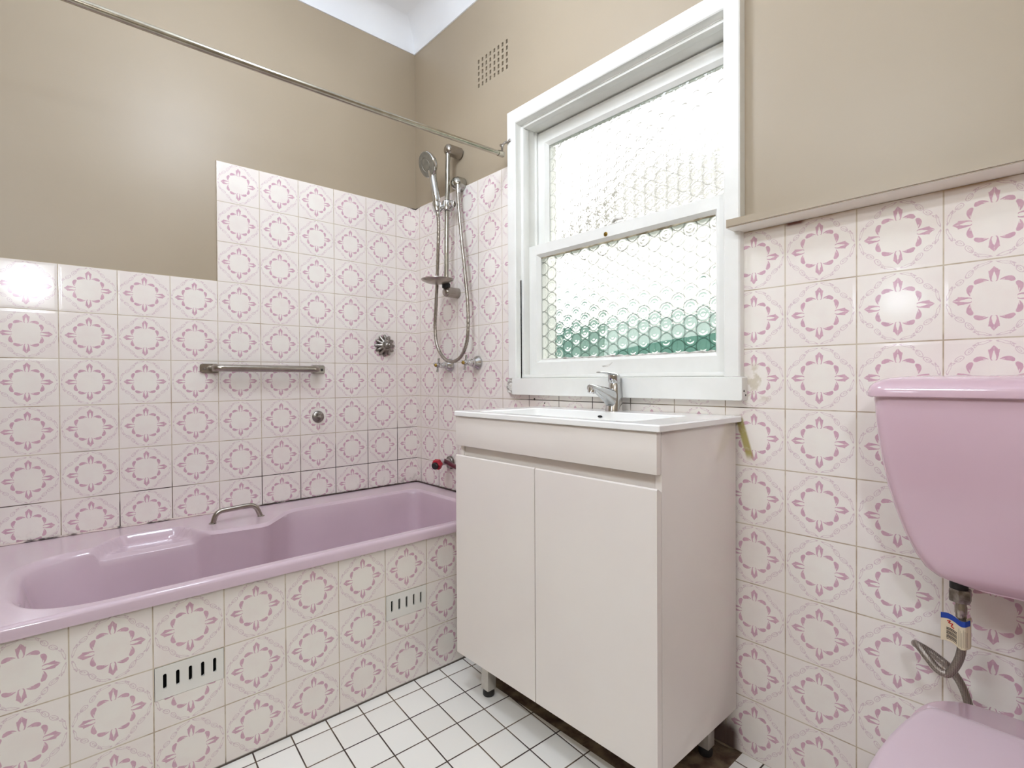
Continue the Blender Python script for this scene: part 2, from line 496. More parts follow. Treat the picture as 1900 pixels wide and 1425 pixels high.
def catmull(pts, n=8):
    P = [Vector(p) for p in pts]
    P = [P[0] * 2 - P[1]] + P + [P[-1] * 2 - P[-2]]
    out = []
    for i in range(1, len(P) - 2):
        a, b, c, d = P[i - 1:i + 3]
        for k in range(n):
            t = k / n
            out.append(0.5 * ((2 * b) + (c - a) * t + (2 * a - 5 * b + 4 * c - d) * t * t + (3 * b - a - 3 * c + d) * t ** 3))
    out.append(P[-2])
    return out

def tube(bm, pts, r, seg=14, cap=True, radii=None):
    P = [Vector(p) for p in pts]
    d0 = (P[1] - P[0]).normalized()
    _, x, y = frame_axes(d0)
    rings = []
    prev = d0
    for i, p in enumerate(P):
        a = P[max(i - 1, 0)]; b = P[min(i + 1, len(P) - 1)]
        d = (b - a).normalized()
        q = prev.rotation_difference(d)
        x = q @ x; y = q @ y; prev = d
        rr = radii[i] if radii else r
        rings.append([p + (x * math.cos(2 * PI * k / seg) + y * math.sin(2 * PI * k / seg)) * rr for k in range(seg)])
    loft(bm, rings, cap, cap)
    return bm

def fillet(pts, r, n=6):
    """round the inner corners of an open polyline"""
    P = [Vector(p) for p in pts]
    out = [P[0]]
    for a, b, c in zip(P, P[1:], P[2:]):
        u, v = (a - b), (c - b)
        k = min(r, u.length * 0.49, v.length * 0.49)
        p0 = b + u.normalized() * k; p1 = b + v.normalized() * k
        for i in range(n + 1):
            t = i / n
            out.append(p0 * (1 - t) ** 2 + b * 2 * t * (1 - t) + p1 * t * t)
    out.append(P[-1])
    return out

def rounded_poly(pts, radii, n=8):
    """closed polygon with filleted corners, 2D"""
    N_ = len(pts); out = []
    for i in range(N_):
        a = Vector(pts[i - 1]); b = Vector(pts[i]); c = Vector(pts[(i + 1) % N_])
        r = radii[i] if isinstance(radii, (list, tuple)) else radii
        u = (a - b); v = (c - b)
        ang = u.angle(v)
        k = min(r / math.tan(ang / 2) if ang < PI - 1e-3 else 0, u.length * 0.499, v.length * 0.499)
        if k < 1e-6:
            out.append(b); continue
        p0 = b + u.normalized() * k; p1 = b + v.normalized() * k
        for j in range(n + 1):
            t = j / n
            out.append(p0 * (1 - t) ** 2 + b * 2 * t * (1 - t) + p1 * t * t)
    return out

def resample(loop, n, start=None):
    """closed 2D loop resampled to n points, evenly by length, starting nearest `start`"""
    L = [Vector(p) for p in loop]
    if start is not None:
        i0 = min(range(len(L)), key=lambda i: (L[i] - Vector(start)).length)
        L = L[i0:] + L[:i0]
    S = [0]
    for i in range(len(L)): S.append(S[-1] + (L[(i + 1) % len(L)] - L[i]).length)
    out = []; k = 0
    for j in range(n):
        s = S[-1] * j / n
        while S[k + 1] < s: k += 1
        t = (s - S[k]) / max(S[k + 1] - S[k], 1e-9)
        out.append(L[k].lerp(L[(k + 1) % len(L)], t))
    return out

def plate(bm, outer, holes, to3, thick):
    """flat plate with holes: 2D loops -> 3D through to3(u, v, w), front at w=0, back at w=thick"""
    loops = [outer] + holes
    edges = []; rims = []
    for lp in loops:
        vv = [bm.verts.new(to3(u, v, 0)) for u, v in lp]
        rims.append(vv)
        for i in range(len(vv)): edges.append(bm.edges.new((vv[i], vv[(i + 1) % len(vv)])))
    bmesh.ops.triangle_fill(bm, use_beauty=True, use_dissolve=False, edges=edges)
    front = bm.faces[:]
    vmap = {}
    for lp, vv in zip(loops, rims):
        for (u, v), a in zip(lp, vv): vmap[a] = bm.verts.new(to3(u, v, thick))
    for f in front:
        try: bm.faces.new([vmap[v] for v in reversed(f.verts)])
        except (KeyError, ValueError): pass
    for vv in rims:
        for i in range(len(vv)):
            a, b = vv[i], vv[(i + 1) % len(vv)]
            bm.faces.new((b, a, vmap[a], vmap[b]))
    return bm

def slot(cu, cv, wu, hv, n=6):
    """rounded upright slot"""
    r = wu / 2; s = hv / 2 - r
    top = [(cu + r * math.cos(PI * k / n), cv + s + r * math.sin(PI * k / n)) for k in range(n + 1)]
    bot = [(cu - r * math.cos(PI * k / n), cv - s - r * math.sin(PI * k / n)) for k in range(n + 1)]
    return top + bot

def rect(u0, u1, v0, v1): return [(u0, v0), (u1, v0), (u1, v1), (u0, v1)]

def panel(bm, us, vs_, skip, to3, thick):
    """slab made of a grid of cells, leaving out the cells for which skip(u, v) holds"""
    def ok(i, j):
        return 0 <= i < len(us) - 1 and 0 <= j < len(vs_) - 1 and not skip((us[i] + us[i + 1]) / 2, (vs_[j] + vs_[j + 1]) / 2)
    cache = {}
    def V(i, j, k):
        if (i, j, k) not in cache: cache[(i, j, k)] = bm.verts.new(to3(us[i], vs_[j], k * thick))
        return cache[(i, j, k)]
    for i in range(len(us) - 1):
        for j in range(len(vs_) - 1):
            if not ok(i, j): continue
            bm.faces.new((V(i, j, 0), V(i + 1, j, 0), V(i + 1, j + 1, 0), V(i, j + 1, 0)))
            bm.faces.new((V(i, j + 1, 1), V(i + 1, j + 1, 1), V(i + 1, j, 1), V(i, j, 1)))
            if not ok(i - 1, j): bm.faces.new((V(i, j, 0), V(i, j + 1, 0), V(i, j + 1, 1), V(i, j, 1)))
            if not ok(i + 1, j): bm.faces.new((V(i + 1, j + 1, 0), V(i + 1, j, 0), V(i + 1, j, 1), V(i + 1, j + 1, 1)))
            if not ok(i, j - 1): bm.faces.new((V(i + 1, j, 0), V(i, j, 0), V(i, j, 1), V(i + 1, j, 1)))
            if not ok(i, j + 1): bm.faces.new((V(i, j + 1, 0), V(i + 1, j + 1, 0), V(i + 1, j + 1, 1), V(i, j + 1, 1)))
    return bm

# ------------------------------------------------------------------ room shell
XR, YB, ZC = 2.64, -1.80, 2.692           # right wall, wall behind the camera, ceiling
PL = 0.006                                # plaster sits this far behind the tile face
WX0, WX1, WZ0, WZ1 = 0.756, 1.574, 0.995, 1.972   # window opening
VX0, VX1, VZ0, VZ1 = 0.482, 0.694, 2.214, 2.352   # air brick in the window wall

def back3(u, v, w_): return (u, PL + w_, v)
bm = B()
panel(bm, [-0.12, VX0, VX1, WX0, WX1, XR + 0.12], [-0.02, WZ0, WZ1, VZ0, VZ1, ZC + 0.02],
      lambda u, v: (WX0 < u < WX1 and WZ0 < v < WZ1) or (VX0 < u < VX1 and VZ0 < v < VZ1), back3, 0.20)
wall_w = tag(obj('wall_window', bm, M_PLASTER), kind='structure')

bm = B(); box(bm, -0.12, -PL, YB - 0.12, PL, -0.02, ZC + 0.02)
wall_l = tag(obj('wall_left', bm, M_PLASTER), kind='structure')
bm = B(); box(bm, XR, XR + 0.12, YB - 0.12, PL, -0.02, ZC + 0.02)
tag(obj('wall_right', bm, M_PLASTER), kind='structure')
bm = B(); box(bm, -0.12, XR + 0.12, YB - 0.12, YB, -0.02, ZC + 0.02)
tag(obj('wall_rear', bm, M_PLASTER), kind='structure')
bm = B(); box(bm, -0.12, XR + 0.12, YB - 0.12, 0.2, ZC, ZC + 0.1)
tag(obj('ceiling', bm, M_CEIL), kind='structure')

# tiling, a few millimetres proud of the plaster
bm = B()
ys = [YB, -(0.7113 + 5) * T, 0.0]
panel(bm, ys, [0.0, 9 * T, 12 * T], lambda u, v: u < ys[1] and v > 9 * T, lambda u, v, w_: (-w_, u, v), PL)
obj('tiling', bm, M_TL, wall_l)
bm = B()
panel(bm, [0.0, 0.700, 1.6205, XR], [0.0, 9 * T, 12 * T], lambda u, v: u > 0.7 and v > 9 * T, lambda u, v, w_: (u, w_, v), PL)
# let the window through the tiles
bm2 = B()
panel(bm2, [0.0, 0.725, WX0, WX1, XR], [0.0, 0.97, 9 * T, 12 * T],
      lambda u, v: (u > 0.725 and v > 9 * T) or (WX0 < u < WX1 and v > 0.97), lambda u, v, w_: (u, w_, v), PL)
bm.free()
obj('tiling', bm2, M_TB, wall_w)

# floor: white tiles, with an untiled patch under the vanity
bm = B()
panel(bm, [-0.1, 0.895, 1.612, XR + 0.1], [YB - 0.1, -0.292, PL + 0.1], lambda u, v: 0.895 < u < 1.612 and v > -0.292,
      lambda u, v, w_: (u, v, -w_), 0.012)
flo = tag(obj('floor', bm, M_FLOOR), kind='structure')
bm = B()
nx, ny = 60, 26
g = [[bm.verts.new((0.89 + 0.727 * i / nx, -0.296 + 0.302 * j / ny, -0.009 + 0.004 * random.random() + 0.004 * math.sin(i * 0.7 + j * 0.4))) for j in range(ny + 1)] for i in range(nx + 1)]
for i in range(nx):
    for j in range(ny): bm.faces.new((g[i][j], g[i + 1][j], g[i + 1][j + 1], g[i][j + 1]))
obj('screed', bm, M_SCREED, flo)

# plaster cove between wall and ceiling
def cove_profile():
    r = 0.095
    pts = [(0.0, 2.592), (0.006, 2.592)]
    for k in range(11):
        a = PI / 2 * k / 10
        pts.append((0.006 + r * (1 - math.cos(a)), 2.597 + r * math.sin(a)))
    pts += [(0.006 + r, ZC), (0.0, ZC)]
    return pts
prof = cove_profile()
def cove(name, base, along, inward, length, m0, m1):
    bm_ = B()
    R = []
    for s, mm in ((0, m0), (length, m1)):
        R.append([Vector(base) + Vector(along) * (s + (d * mm)) + Vector(inward) * d + Vector((0, 0, z)) for d, z in prof])
    loft(bm_, R, True, True)
    return tag(obj(name, bm_, M_CEIL, deg=25), kind='structure')
cove('trim_1', (-PL, PL, 0), (1, 0, 0), (0, -1, 0), XR + PL, 1, -1)
cove('trim_2', (-PL, YB, 0), (0, 1, 0), (1, 0, 0), -YB + PL, 1, -1)
cove('trim_3', (XR, YB, 0), (0, 1, 0), (-1, 0, 0), -YB + PL, 1, -1)
cove('trim_4', (-PL, YB, 0), (1, 0, 0), (0, 1, 0), XR + PL, 1, -1)

# painted timber ledge capping the tiles to the right of the window
bm = B()
out = [(1.604, -0.074), (XR, -0.074), (XR, PL), (1.6175, PL), (1.6175, -0.0255), (1.604, -0.0255)]
rings = [[(x, y, z) for x, y in out] for z in (1.3775, 1.399)]
loft(bm, rings)
bmesh.ops.bevel(bm, geom=[e_ for e_ in bm.edges if all(abs(v.co.y + 0.074) < 1e-4 for v in e_.verts)], offset=0.003, segments=2, affect='EDGES')
bm.normal_update()
for f_ in bm.faces:
    if abs(f_.normal.z) > 0.7 and f_.calc_center_median().z < 1.385: f_.material_index = 1
tag(obj('trim_5', bm, [M_PLASTER, M_UNDER_LIT]), kind='structure')

# ------------------------------------------------------------------ air brick
vent = thing('air_vent', 'beige painted air vent of small square holes high on the window wall', 'vent', (0.588, 0, VZ0))
holes = []
for i in range(8):
    for j in range(5):
        cu = 0.4985 + i * (0.179 / 7); cv = 2.2325 + j * (0.1005 / 4)
        holes.append([(cu + 0.0052 * a_, cv + 0.0078 * b_) for a_, b_ in ((-1, -1), (1, -1), (1, 1), (-1, 1))])
bm = B()
plate(bm, rect(VX0, VX1, VZ0, VZ1), holes, lambda u, v, w_: (u, PL + w_, v), 0.012)
obj('grille', bm, M_PLASTER, vent)
bm = B(); box(bm, VX0 + 0.002, VX1 - 0.002, PL + 0.05, PL + 0.06, VZ0 + 0.002, VZ1 - 0.002)
obj('backing', bm, M_VOID, vent)

# ------------------------------------------------------------------ window
win = thing('window_1', None, None, (1.165, 0, WZ0), kind='structure')
CY0 = -0.025                                        # face of the casing
def wpart(name, parent=win, mat=M_WPAINT, **k):
    bm_ = B(); box(bm_, **k)
    return obj(name, bm_, mat, parent)
# mitred casing
CX0, CX1, CZ1 = 0.710, 1.618, 2.026
def mitred(name, a0, a1, b1, b0):
    """board between outer edge a0-a1 and inner edge b0-b1 (x, z), casing thickness, rounded inner arris"""
    bm_ = B()
    rings_ = []
    for y in (PL, CY0 + 0.003):
        rings_.append([(p[0], y, p[1]) for p in (a0, a1, b1, b0)])
    c = Vector(((a0[0] + a1[0] + b0[0] + b1[0]) / 4, 0, (a0[1] + a1[1] + b0[1] + b1[1]) / 4))
    def inset(p, q, k):  # move p a little towards q
        v = Vector((q[0] - p[0], q[1] - p[1])).normalized() * k
        return (p[0] + v.x, p[1] + v.y)
    rings_.append([(x, CY0, z) for x, z in (inset(a0, b0, 0.004), inset(a1, b1, 0.004), inset(b1, a1, 0.004), inset(b0, a0, 0.004))])
    loft(bm_, rings_)
    return obj(name, bm_, M_WPAINT, win, deg=30)
mitred('casing', (CX0, CZ1), (CX1, CZ1), (WX1, WZ1), (WX0, WZ1))
mitred('casing', (CX0, 1.000), (CX0, CZ1), (WX0, WZ1), (WX0, 1.000))
mitred('casing', (CX1, CZ1), (CX1, 1.000), (WX1, 1.000), (WX1, WZ1))
# sill board with a broken left end
bm = B()
lf = [(0.7385, 0.944), (0.7365, 0.956), (0.7395, 0.966), (0.7370, 0.976), (0.7400, 0.984), (0.7380, 0.994), (0.7400, 0.9995)]
outl = [(1.6245, 0.9365), (1.6265, 0.940), (1.6265, 0.996), (1.6235, 0.9995)] + list(reversed(lf)) + [(0.7385, 0.9365)]
rings = []
for y, k in ((PL, 1.0), (-0.018, 1.0), (-0.0285, 1.0), (-0.031, 0.9985)):
    rings.append([(1.16 + (x - 1.16) * k, y, 0.968 + (z - 0.968) * (k if k == 1 else 0.96)) for x, z in outl])
loft(bm, rings)
sill = obj('sill', bm, M_WPAINT, win, deg=30)
# its left end has split away: a ragged, flaking stub of the board
bm = B()
st = [(0.741, 0.9375), (0.7415, 0.9985), (0.728, 0.9990), (0.716, 0.9965), (0.706, 0.9985), (0.6985, 0.9930), (0.7010, 0.9850), (0.6945, 0.9770), (0.6975, 0.9680), (0.6935, 0.9590), (0.6985, 0.9500), (0.7040, 0.9440), (0.7120, 0.9400), (0.7260, 0.9385)]
loft(bm, [[(x, PL, z) for x, z in st], [(x, -0.012, z) for x, z in st], [(0.722 + (x - 0.722) * 0.93, -0.020, 0.968 + (z - 0.968) * 0.93) for x, z in st]])
for cx_, cz_, rx_, rz_ in ((0.712, 0.990, 0.013, 0.006), (0.724, 0.976, 0.014, 0.007), (0.706, 0.966, 0.011, 0.008), (0.721, 0.955, 0.015, 0.008), (0.709, 0.948, 0.010, 0.005), (0.731, 0.989, 0.009, 0.007), (0.733, 0.965, 0.006, 0.012)):
    bmesh.ops.create_icosphere(bm, subdivisions=3, radius=1.0, matrix=Matrix.Translation((cx_, -0.0195, cz_)) @ Matrix.Rotation(random.uniform(-0.5, 0.5), 4, 'Y') @ Matrix.Diagonal((rx_, 0.0055, rz_, 1)))
for v_ in bm.verts:
    if v_.co.y < -0.015: v_.co += Vector((random.uniform(-1, 1), random.uniform(-1, 1), random.uniform(-1, 1))) * 0.0010
obj('flaking_paint', bm, M_WPAINT_OLD, sill, deg=20)
bm = B()
for (z, r) in ((0.962, 0.0031), (0.951, 0.0027)):
    lathe(bm, [(r, 0), (r, 0.0006)], (1.6262, -0.012 - (z - 0.953) * 0.9, z), (1, 0, 0), 10)
obj('nail_hole', bm, M_VOID, sill)
# jamb lining, stops and beads
wpart('head_lining', x0=WX0, x1=WX1, y0=PL, y1=0.20, z0=WZ1 - 0.004, z1=WZ1 + 0.02)
wpart('sill_lining', x0=WX0, x1=WX1, y0=PL, y1=0.22, z0=WZ0 - 0.015, z1=WZ0 + 0.006)
for s, xw in ((1, WX0), (-1, WX1)):
    def sx(a, b): return dict(x0=min(xw + s * a, xw + s * b), x1=max(xw + s * a, xw + s * b))
    wpart('jamb_lining', y0=PL, y1=0.20, z0=WZ0 - 0.01, z1=WZ1, **sx(-0.015, 0.002))
    wpart('stop_bead', y0=0.006, y1=0.0378, z0=WZ0, z1=WZ1 - 0.004, bev=0.003, **sx(0.0, 0.012))
    wpart('parting_bead', y0=0.078, y1=0.088, z0=WZ0, z1=WZ1 - 0.004, bev=0.002, **sx(0.0, 0.010))
    wpart('outer_bead', y0=0.128, y1=0.150, z0=WZ0, z1=WZ1 - 0.004, bev=0.002, **sx(0.0, 0.012))
wpart('stop_bead', y0=0.006, y1=0.034, z0=WZ1 - 0.014, z1=WZ1 - 0.004, x0=WX0 + 0.012, x1=WX1 - 0.012, bev=0.003)
wpart('stop_bead', y0=0.002, y1=0.036, z0=WZ0 + 0.006, z1=WZ0 + 0.018, x0=WX0 + 0.002, x1=WX1 - 0.002, bev=0.003)
wpart('outer_bead', y0=0.128, y1=0.150, z0=WZ1 - 0.016, z1=WZ1 - 0.004, x0=WX0 + 0.012, x1=WX1 - 0.012)

def pane(name, parent, x0, x1, z0, z1, y, phase=(0.0, 0.0)):
    """moulded glass: close-packed round lenses pressed into the room-side face, flat outer face"""
    row = PITCH_C / 0.866
    def h(x, z):
        best = 9
        c = round((x - phase[0]) / PITCH_C)
        for cc in (c - 1, c, c + 1):
            cx = phase[0] + cc * PITCH_C
            off = (cc % 2) * 0.5 + phase[1]
            rr = round(z / row - off)
            for rz in (rr - 1, rr, rr + 1):
                cz = (rz + off) * row
                best = min(best, math.hypot(x - cx, z - cz))
        d_ = best / DISC
        if d_ < 0.90:
            return 0.0022 * (1 - (d_ / 0.90) ** 2) + 0.0004 * math.sin(d_ * 16)
        if d_ < 1.0:
            return 0.0010 * math.sin((d_ - 0.90) / 0.10 * PI)
        return 0.0
    st = 0.0022
    nx_ = int((x1 - x0) / st); nz_ = int((z1 - z0) / st)
    bm_ = B()
    G = []
    for i in range(nx_ + 1):
        col_ = []
        for j in range(nz_ + 1):
            x = x0 + (x1 - x0) * i / nx_; z = z0 + (z1 - z0) * j / nz_
            edge = min(i, nx_ - i, j, nz_ - j) == 0
            col_.append(bm_.verts.new((x, y - (0.0 if edge else h(x, z)), z)))
        G.append(col_)
    for i in range(nx_):
        for j in range(nz_): bm_.faces.new((G[i][j], G[i + 1][j], G[i + 1][j + 1], G[i][j + 1]))
    bk = [bm_.verts.new((x, y + 0.004, z)) for x, z in ((x0, z0), (x1, z0), (x1, z1), (x0, z1))]
    bm_.faces.new(list(reversed(bk)))
    per = [[G[i][0] for i in range(nx_ + 1)], [G[nx_][j] for j in range(nz_ + 1)], [G[i][nz_] for i in range(nx_, -1, -1)], [G[0][j] for j in range(nz_, -1, -1)]]
    for k, run in enumerate(per):
        bm_.faces.new(list(reversed(run)) + [bk[k], bk[(k + 1) % 4]])
    o_ = obj(name, bm_, glass_mat('bullseye_glass', *phase, 0.85 if z0 < 1.3 else 0.3), parent, deg=70)
    return o_

def sash(name, x0, x1, z0, z1, y0, y1, lw, rw, bw, tw):
    """one sash: two stiles and two rails in one painted frame with a chamfered glazing edge"""
    bm_ = B()
    def ring(y, d): return ([(x0, y, z0), (x1, y, z0), (x1, y, z1), (x0, y, z1)] if d is None else
                            [(x0 + lw - d, y, z0 + bw - d), (x1 - rw + d, y, z0 + bw - d), (x1 - rw + d, y, z1 - tw + d), (x0 + lw - d, y, z1 - tw + d)])
    ym = (y0 + y1) / 2
    rings_ = [ring(y1, None), ring(y0, None), ring(y0, 0.011), ring(y0 + 0.004, 0.008), ring(ym - 0.004, 0.0), ring(y1, 0.0)]
    R_ = loft(bm_, rings_, False, False)
    for i in range(4):
        j = (i + 1) % 4
        bm_.faces.new((R_[-1][i], R_[-1][j], R_[0][j], R_[0][i]))
    return obj(name, bm_, M_WPAINT, win, deg=25), ym
LS = (WX0 + 0.0022, WX1 - 0.0022, 1.010, 1.508, 0.038, 0.076)
low_s, ym_l = sash('lower_sash', *LS, 0.058, 0.058, 0.060, 0.048)
US = (WX0 + 0.0022, WX1 - 0.0022, 1.468, WZ1 - 0.011, 0.090, 0.126)
up_s, ym_u = sash('upper_sash', *US, 0.054, 0.054, 0.040, 0.055)
pane('glass_pane', low_s, LS[0] + 0.055, LS[1] - 0.055, LS[2] + 0.057, LS[3] - 0.045, ym_l, (0.826, 0.30))
pane('glass_pane', up_s, US[0] + 0.051, US[1] - 0.051, US[2] + 0.037, US[3] - 0.052, ym_u, (0.819, 0.10))
# crumbling putty line along the bottom and top of the lower glass
bm = B()
for zc, y_ in ((LS[2] + 0.061, ym_l - 0.002),):
    pts = [(LS[0] + 0.06 + (LS[1] - LS[0] - 0.12) * k / 60, y_ + random.uniform(-0.001, 0.001), zc + random.uniform(-0.0015, 0.0025)) for k in range(61)]
    tube(bm, pts, 0.003, 6, radii=[0.0025 + random.random() * 0.0025 for _ in pts])
obj('putty', bm, M_WPAINT_OLD, low_s, deg=20)
bm = B()
pts = [(LS[0] + 0.06 + (LS[1] - LS[0] - 0.12) * k / 40, ym_l - 0.003, LS[3] - 0.0495 + random.uniform(-0.001, 0.001)) for k in range(41)]
tube(bm, pts, 0.003, 6, radii=[0.0022 + random.random() * 0.0018 for _ in pts])
obj('putty', bm, M_PUTTY, low_s, deg=20)
# painted-over lift mark on the lower rail and the worn screw and catch on the meeting rail
bm = B()
mxp = 1.137
lathe(bm, [(0.0075, 0), (0.0075, 0.002), (0.006, 0.0032)], (mxp, LS[4], 1.481), (0, -1, 0), 18)
lathe(bm, [(0.0028, 0), (0.0028, 0.006), (0.0018, 0.007)], (mxp + 0.001, LS[4], 1.481), (0, -1, 0), 10)
obj('catch_screw', bm, M_BRASS, low_s)
bm = B()
box(bm, 1.140, 1.198, 0.044, 0.068, 1.508, 1.514, 0.002)
pl2 = catmull([(1.150, 0.056, 1.513), (1.160, 0.050, 1.522), (1.178, 0.046, 1.525), (1.200, 0.046, 1.522)], 5)
tube(bm, pl2, 0.005, 8)
obj('sash_catch', bm, M_WPAINT_OLD, low_s)
bm = B()
lp_ = [(1.118, 1.040), (1.135, 1.041), (1.150, 1.045), (1.160, 1.050), (1.164, 1.052), (1.155, 1.043), (1.142, 1.036), (1.124, 1.035)]
loft(bm, [[(x, LS[4] + 0.0004, z) for x, z in lp_], [(x, LS[4] - 0.001, z) for x, z in lp_]])
obj('paint_chip', bm, M_WPAINT_OLD, low_s)

# what lies outside
bm = B(); box(bm, -4, 8, 0.21, 8.0, -0.4, -0.3)
tag(obj('ground', bm, M_PAVE), kind='structure')
bm = B()
for k in range(60):
    x = -4 + k * 0.2
    box(bm, x, x + 0.10, 2.50, 2.53, -0.3, 1.53)
    box(bm, x + 0.10, x + 0.2, 2.515, 2.545, -0.3, 1.53)
fence = tag(obj('steel_fence', bm, M_TEAL), 'teal steel fence seen blurred through the lower window glass', 'fence')
nb = thing('neighbouring_house', 'pale house with a brown tiled roof seen blurred through the upper window glass', 'house', (1.0, 6.0, -0.3))
bm = B(); box(bm, -4, 8, 6.0, 6.3, -0.3, 3.50)
obj('wall', bm, M_BRICK, nb)
bm = B(); loft(bm, [[(-4.3, 5.6, 3.45), (-4.3, 5.6, 3.60), (-4.3, 8.2, 5.6), (-4.3, 8.2, 5.4)], [(8.3, 5.6, 3.45), (8.3, 5.6, 3.60), (8.3, 8.2, 5.6), (8.3, 8.2, 5.4)]])
obj('roof', bm, M_ROOF, nb)

# ------------------------------------------------------------------ bath
AX = 0.733
bath = thing('bathtub', 'mauve pink built-in bathtub along the left wall', 'bathtub', (0.37, -0.85, 0))
RIM = 0.4945
BY1 = -1.72
N_B = 300
inner = rounded_poly([(0.702, -0.100), (0.702, -1.425), (0.235, -1.425), (0.235, -1.00), (0.285, -0.955), (0.305, -0.795), (0.155, -0.665), (0.150, -0.100)],
                     [0.055, 0.17, 0.17, 0.03, 0.05, 0.05, 0.09, 0.055], 12)
inner = resample(inner, N_B, (0.702, -0.76))
outer = resample(rounded_poly([(0.747, -0.001), (0.747, BY1), (0.001, BY1), (0.001, -0.001)], [0.004] * 4, 3), N_B * 4, (0.747, -0.76))
bottom = resample(rounded_poly([(0.655, -0.150), (0.655, -1.23), (0.285, -1.23), (0.225, -0.150)], [0.07, 0.14, 0.14, 0.07], 10), N_B, (0.62, -0.70))
# match every inner point to the nearest fitting outer point, keeping the order
cin = Vector((0.42, -0.78))
def outward(i):
    p = inner[i]; a = inner[i - 1]; b = inner[(i + 1) % N_B]
    t_ = (b - a).normalized(); n_ = Vector((t_.y, -t_.x))
    return n_
def hit_rect(p, d):
    best = 9e9
    for ax, val in ((0, 0.747), (0, 0.001), (1, -0.001), (1, BY1)):
        if abs(d[ax]) > 1e-6:
            s = (val - p[ax]) / d[ax]
            if s > 1e-6: best = min(best, s)
    return p + d * best
# outer points: polar match about a centreline keeps the strip well ordered
def polar_outer(p):
    cy = max(min(p.y, -0.30), -1.30)
    c_ = Vector((0.44, cy))
    d = (p - c_)
    if d.length < 1e-6: d = Vector((1, 0))
    return hit_rect(c_, d.normalized())
outp = [polar_outer(p) for p in inner]
def hit_loop(c_, d, loop):
    best = None
    for a, b in zip(loop, loop[1:] + loop[:1]):
        e_ = b - a
        det = d.x * (-e_.y) + e_.x * d.y
        if abs(det) < 1e-12: continue
        r_ = a - c_
        s = (r_.x * (-e_.y) + e_.x * r_.y) / det
        u = (d.x * r_.y - d.y * r_.x) / det
        if s > 0 and -1e-6 <= u <= 1 + 1e-6 and (best is None or s < best): best = s
    return c_ + d * best
def polar_bottom(p):
    cy = max(min(p.y, -0.30), -1.08)
    c_ = Vector((0.44, cy))
    return hit_loop(c_, (p - c_).normalized(), bottom)
def sm(x, a, b):
    t = min(max((x - a) / (b - a), 0), 1); return t * t * (3 - 2 * t)
botp = [polar_bottom(p) for p in inner]
def recess(p):
    """arm-rest hollow in the wall-side deck"""
    x, y = p.x, p.y
    slope_l = -1.262 + (0.235 - x) * 0.74           # slanting left end
    slope_r = -1.030 + (x - 0.145) * 0.40
    k = sm(y, slope_l - 0.006, slope_l + 0.010) * (1 - sm(y, slope_r - 0.010, slope_r + 0.010)) * sm(x, 0.126, 0.138) * (1 - sm(x, 0.30, 0.32))
    return k
bm = B()
rings = []
NR = 40
rings.append([Vector((p.x, p.y, RIM - 0.031)) for p in outp])
rings.append([Vector((p.x, p.y, RIM - 0.010)) for p in outp])
for k_, dz in ((0.003, -0.004), (0.009, 0.0)):
    rings.append([Vector((p.x + (q.x - p.x) * min(k_ / max((q - p).length, 1e-4), 0.3), p.y + (q.y - p.y) * min(k_ / max((q - p).length, 1e-4), 0.3), RIM + dz)) for p, q in zip(outp, inner)])
for j in range(1, NR + 1):
    f = j / NR
    r_ = []
    for p, q in zip(outp, inner):
        s0 = min(0.009 / max((q - p).length, 1e-4), 0.3)
        f2 = s0 + (1 - s0) * f
        v = p.lerp(q, f2)
        # gentle roll into the basin over the last 12 mm
        dist = (q - v).length
        z = RIM - 0.009 * (1 - sm(dist, 0, 0.016)) - 0.030 * recess(v)
        r_.append(Vector((v.x, v.y, z)))
    rings.append(r_)
for f, dz in ((0.035, 0.012), (0.08, 0.04), (0.15, 0.09), (0.25, 0.16), (0.36, 0.23), (0.50, 0.30), (0.68, 0.34), (0.86, 0.360), (1.0, 0.366)):
    r_ = []
    for p, q in zip(inner, botp):
        v = p.lerp(q, f)
        z = RIM - 0.006 - dz
        if f <= 0.15: z -= 0.030 * recess(p) * (1 - f / 0.15)
        r_.append(Vector((v.x, v.y, z)))
    rings.append(r_)
loft(bm, rings, False, True)
obj('tub', bm, M_BATH, bath, deg=50)
# handle on the block
bm = B()
hp = fillet([(0.166, -0.934, RIM - 0.004), (0.166, -0.922, 0.534), (0.170, -0.795, 0.541), (0.172, -0.776, RIM - 0.004)], 0.028, 8)
tube(bm, hp, 0.0088, 16)
bmh = obj('handle', bm, M_SATIN, bath)
for x, y in ((0.166, -0.934), (0.172, -0.776)):
    bm = B()
    lathe(bm, [(0.0125, 0), (0.0125, 0.002), (0.0095, 0.004)], (x, y, RIM - 0.001), (0, 0, 1), 18)
    obj('foot_ring', bm, M_SATIN, bmh)
# sealant along the two walls
bm = B()
pts = [(0.0045, -0.006 - 1.7 * k / 160, RIM + 0.001 + random.uniform(-0.0007, 0.0012)) for k in range(161)]
tube(bm, pts, 0.003, 6, radii=[0.0032 + random.random() * 0.0012 for _ in pts])
pts = [(0.006 + 0.73 * k / 80, -0.0045, RIM + 0.001 + random.uniform(-0.0007, 0.0012)) for k in range(81)]
tube(bm, pts, 0.003, 6, radii=[0.0034 + random.random() * 0.0012 for _ in pts])
obj('sealant', bm, M_SEAL, bath, deg=60)

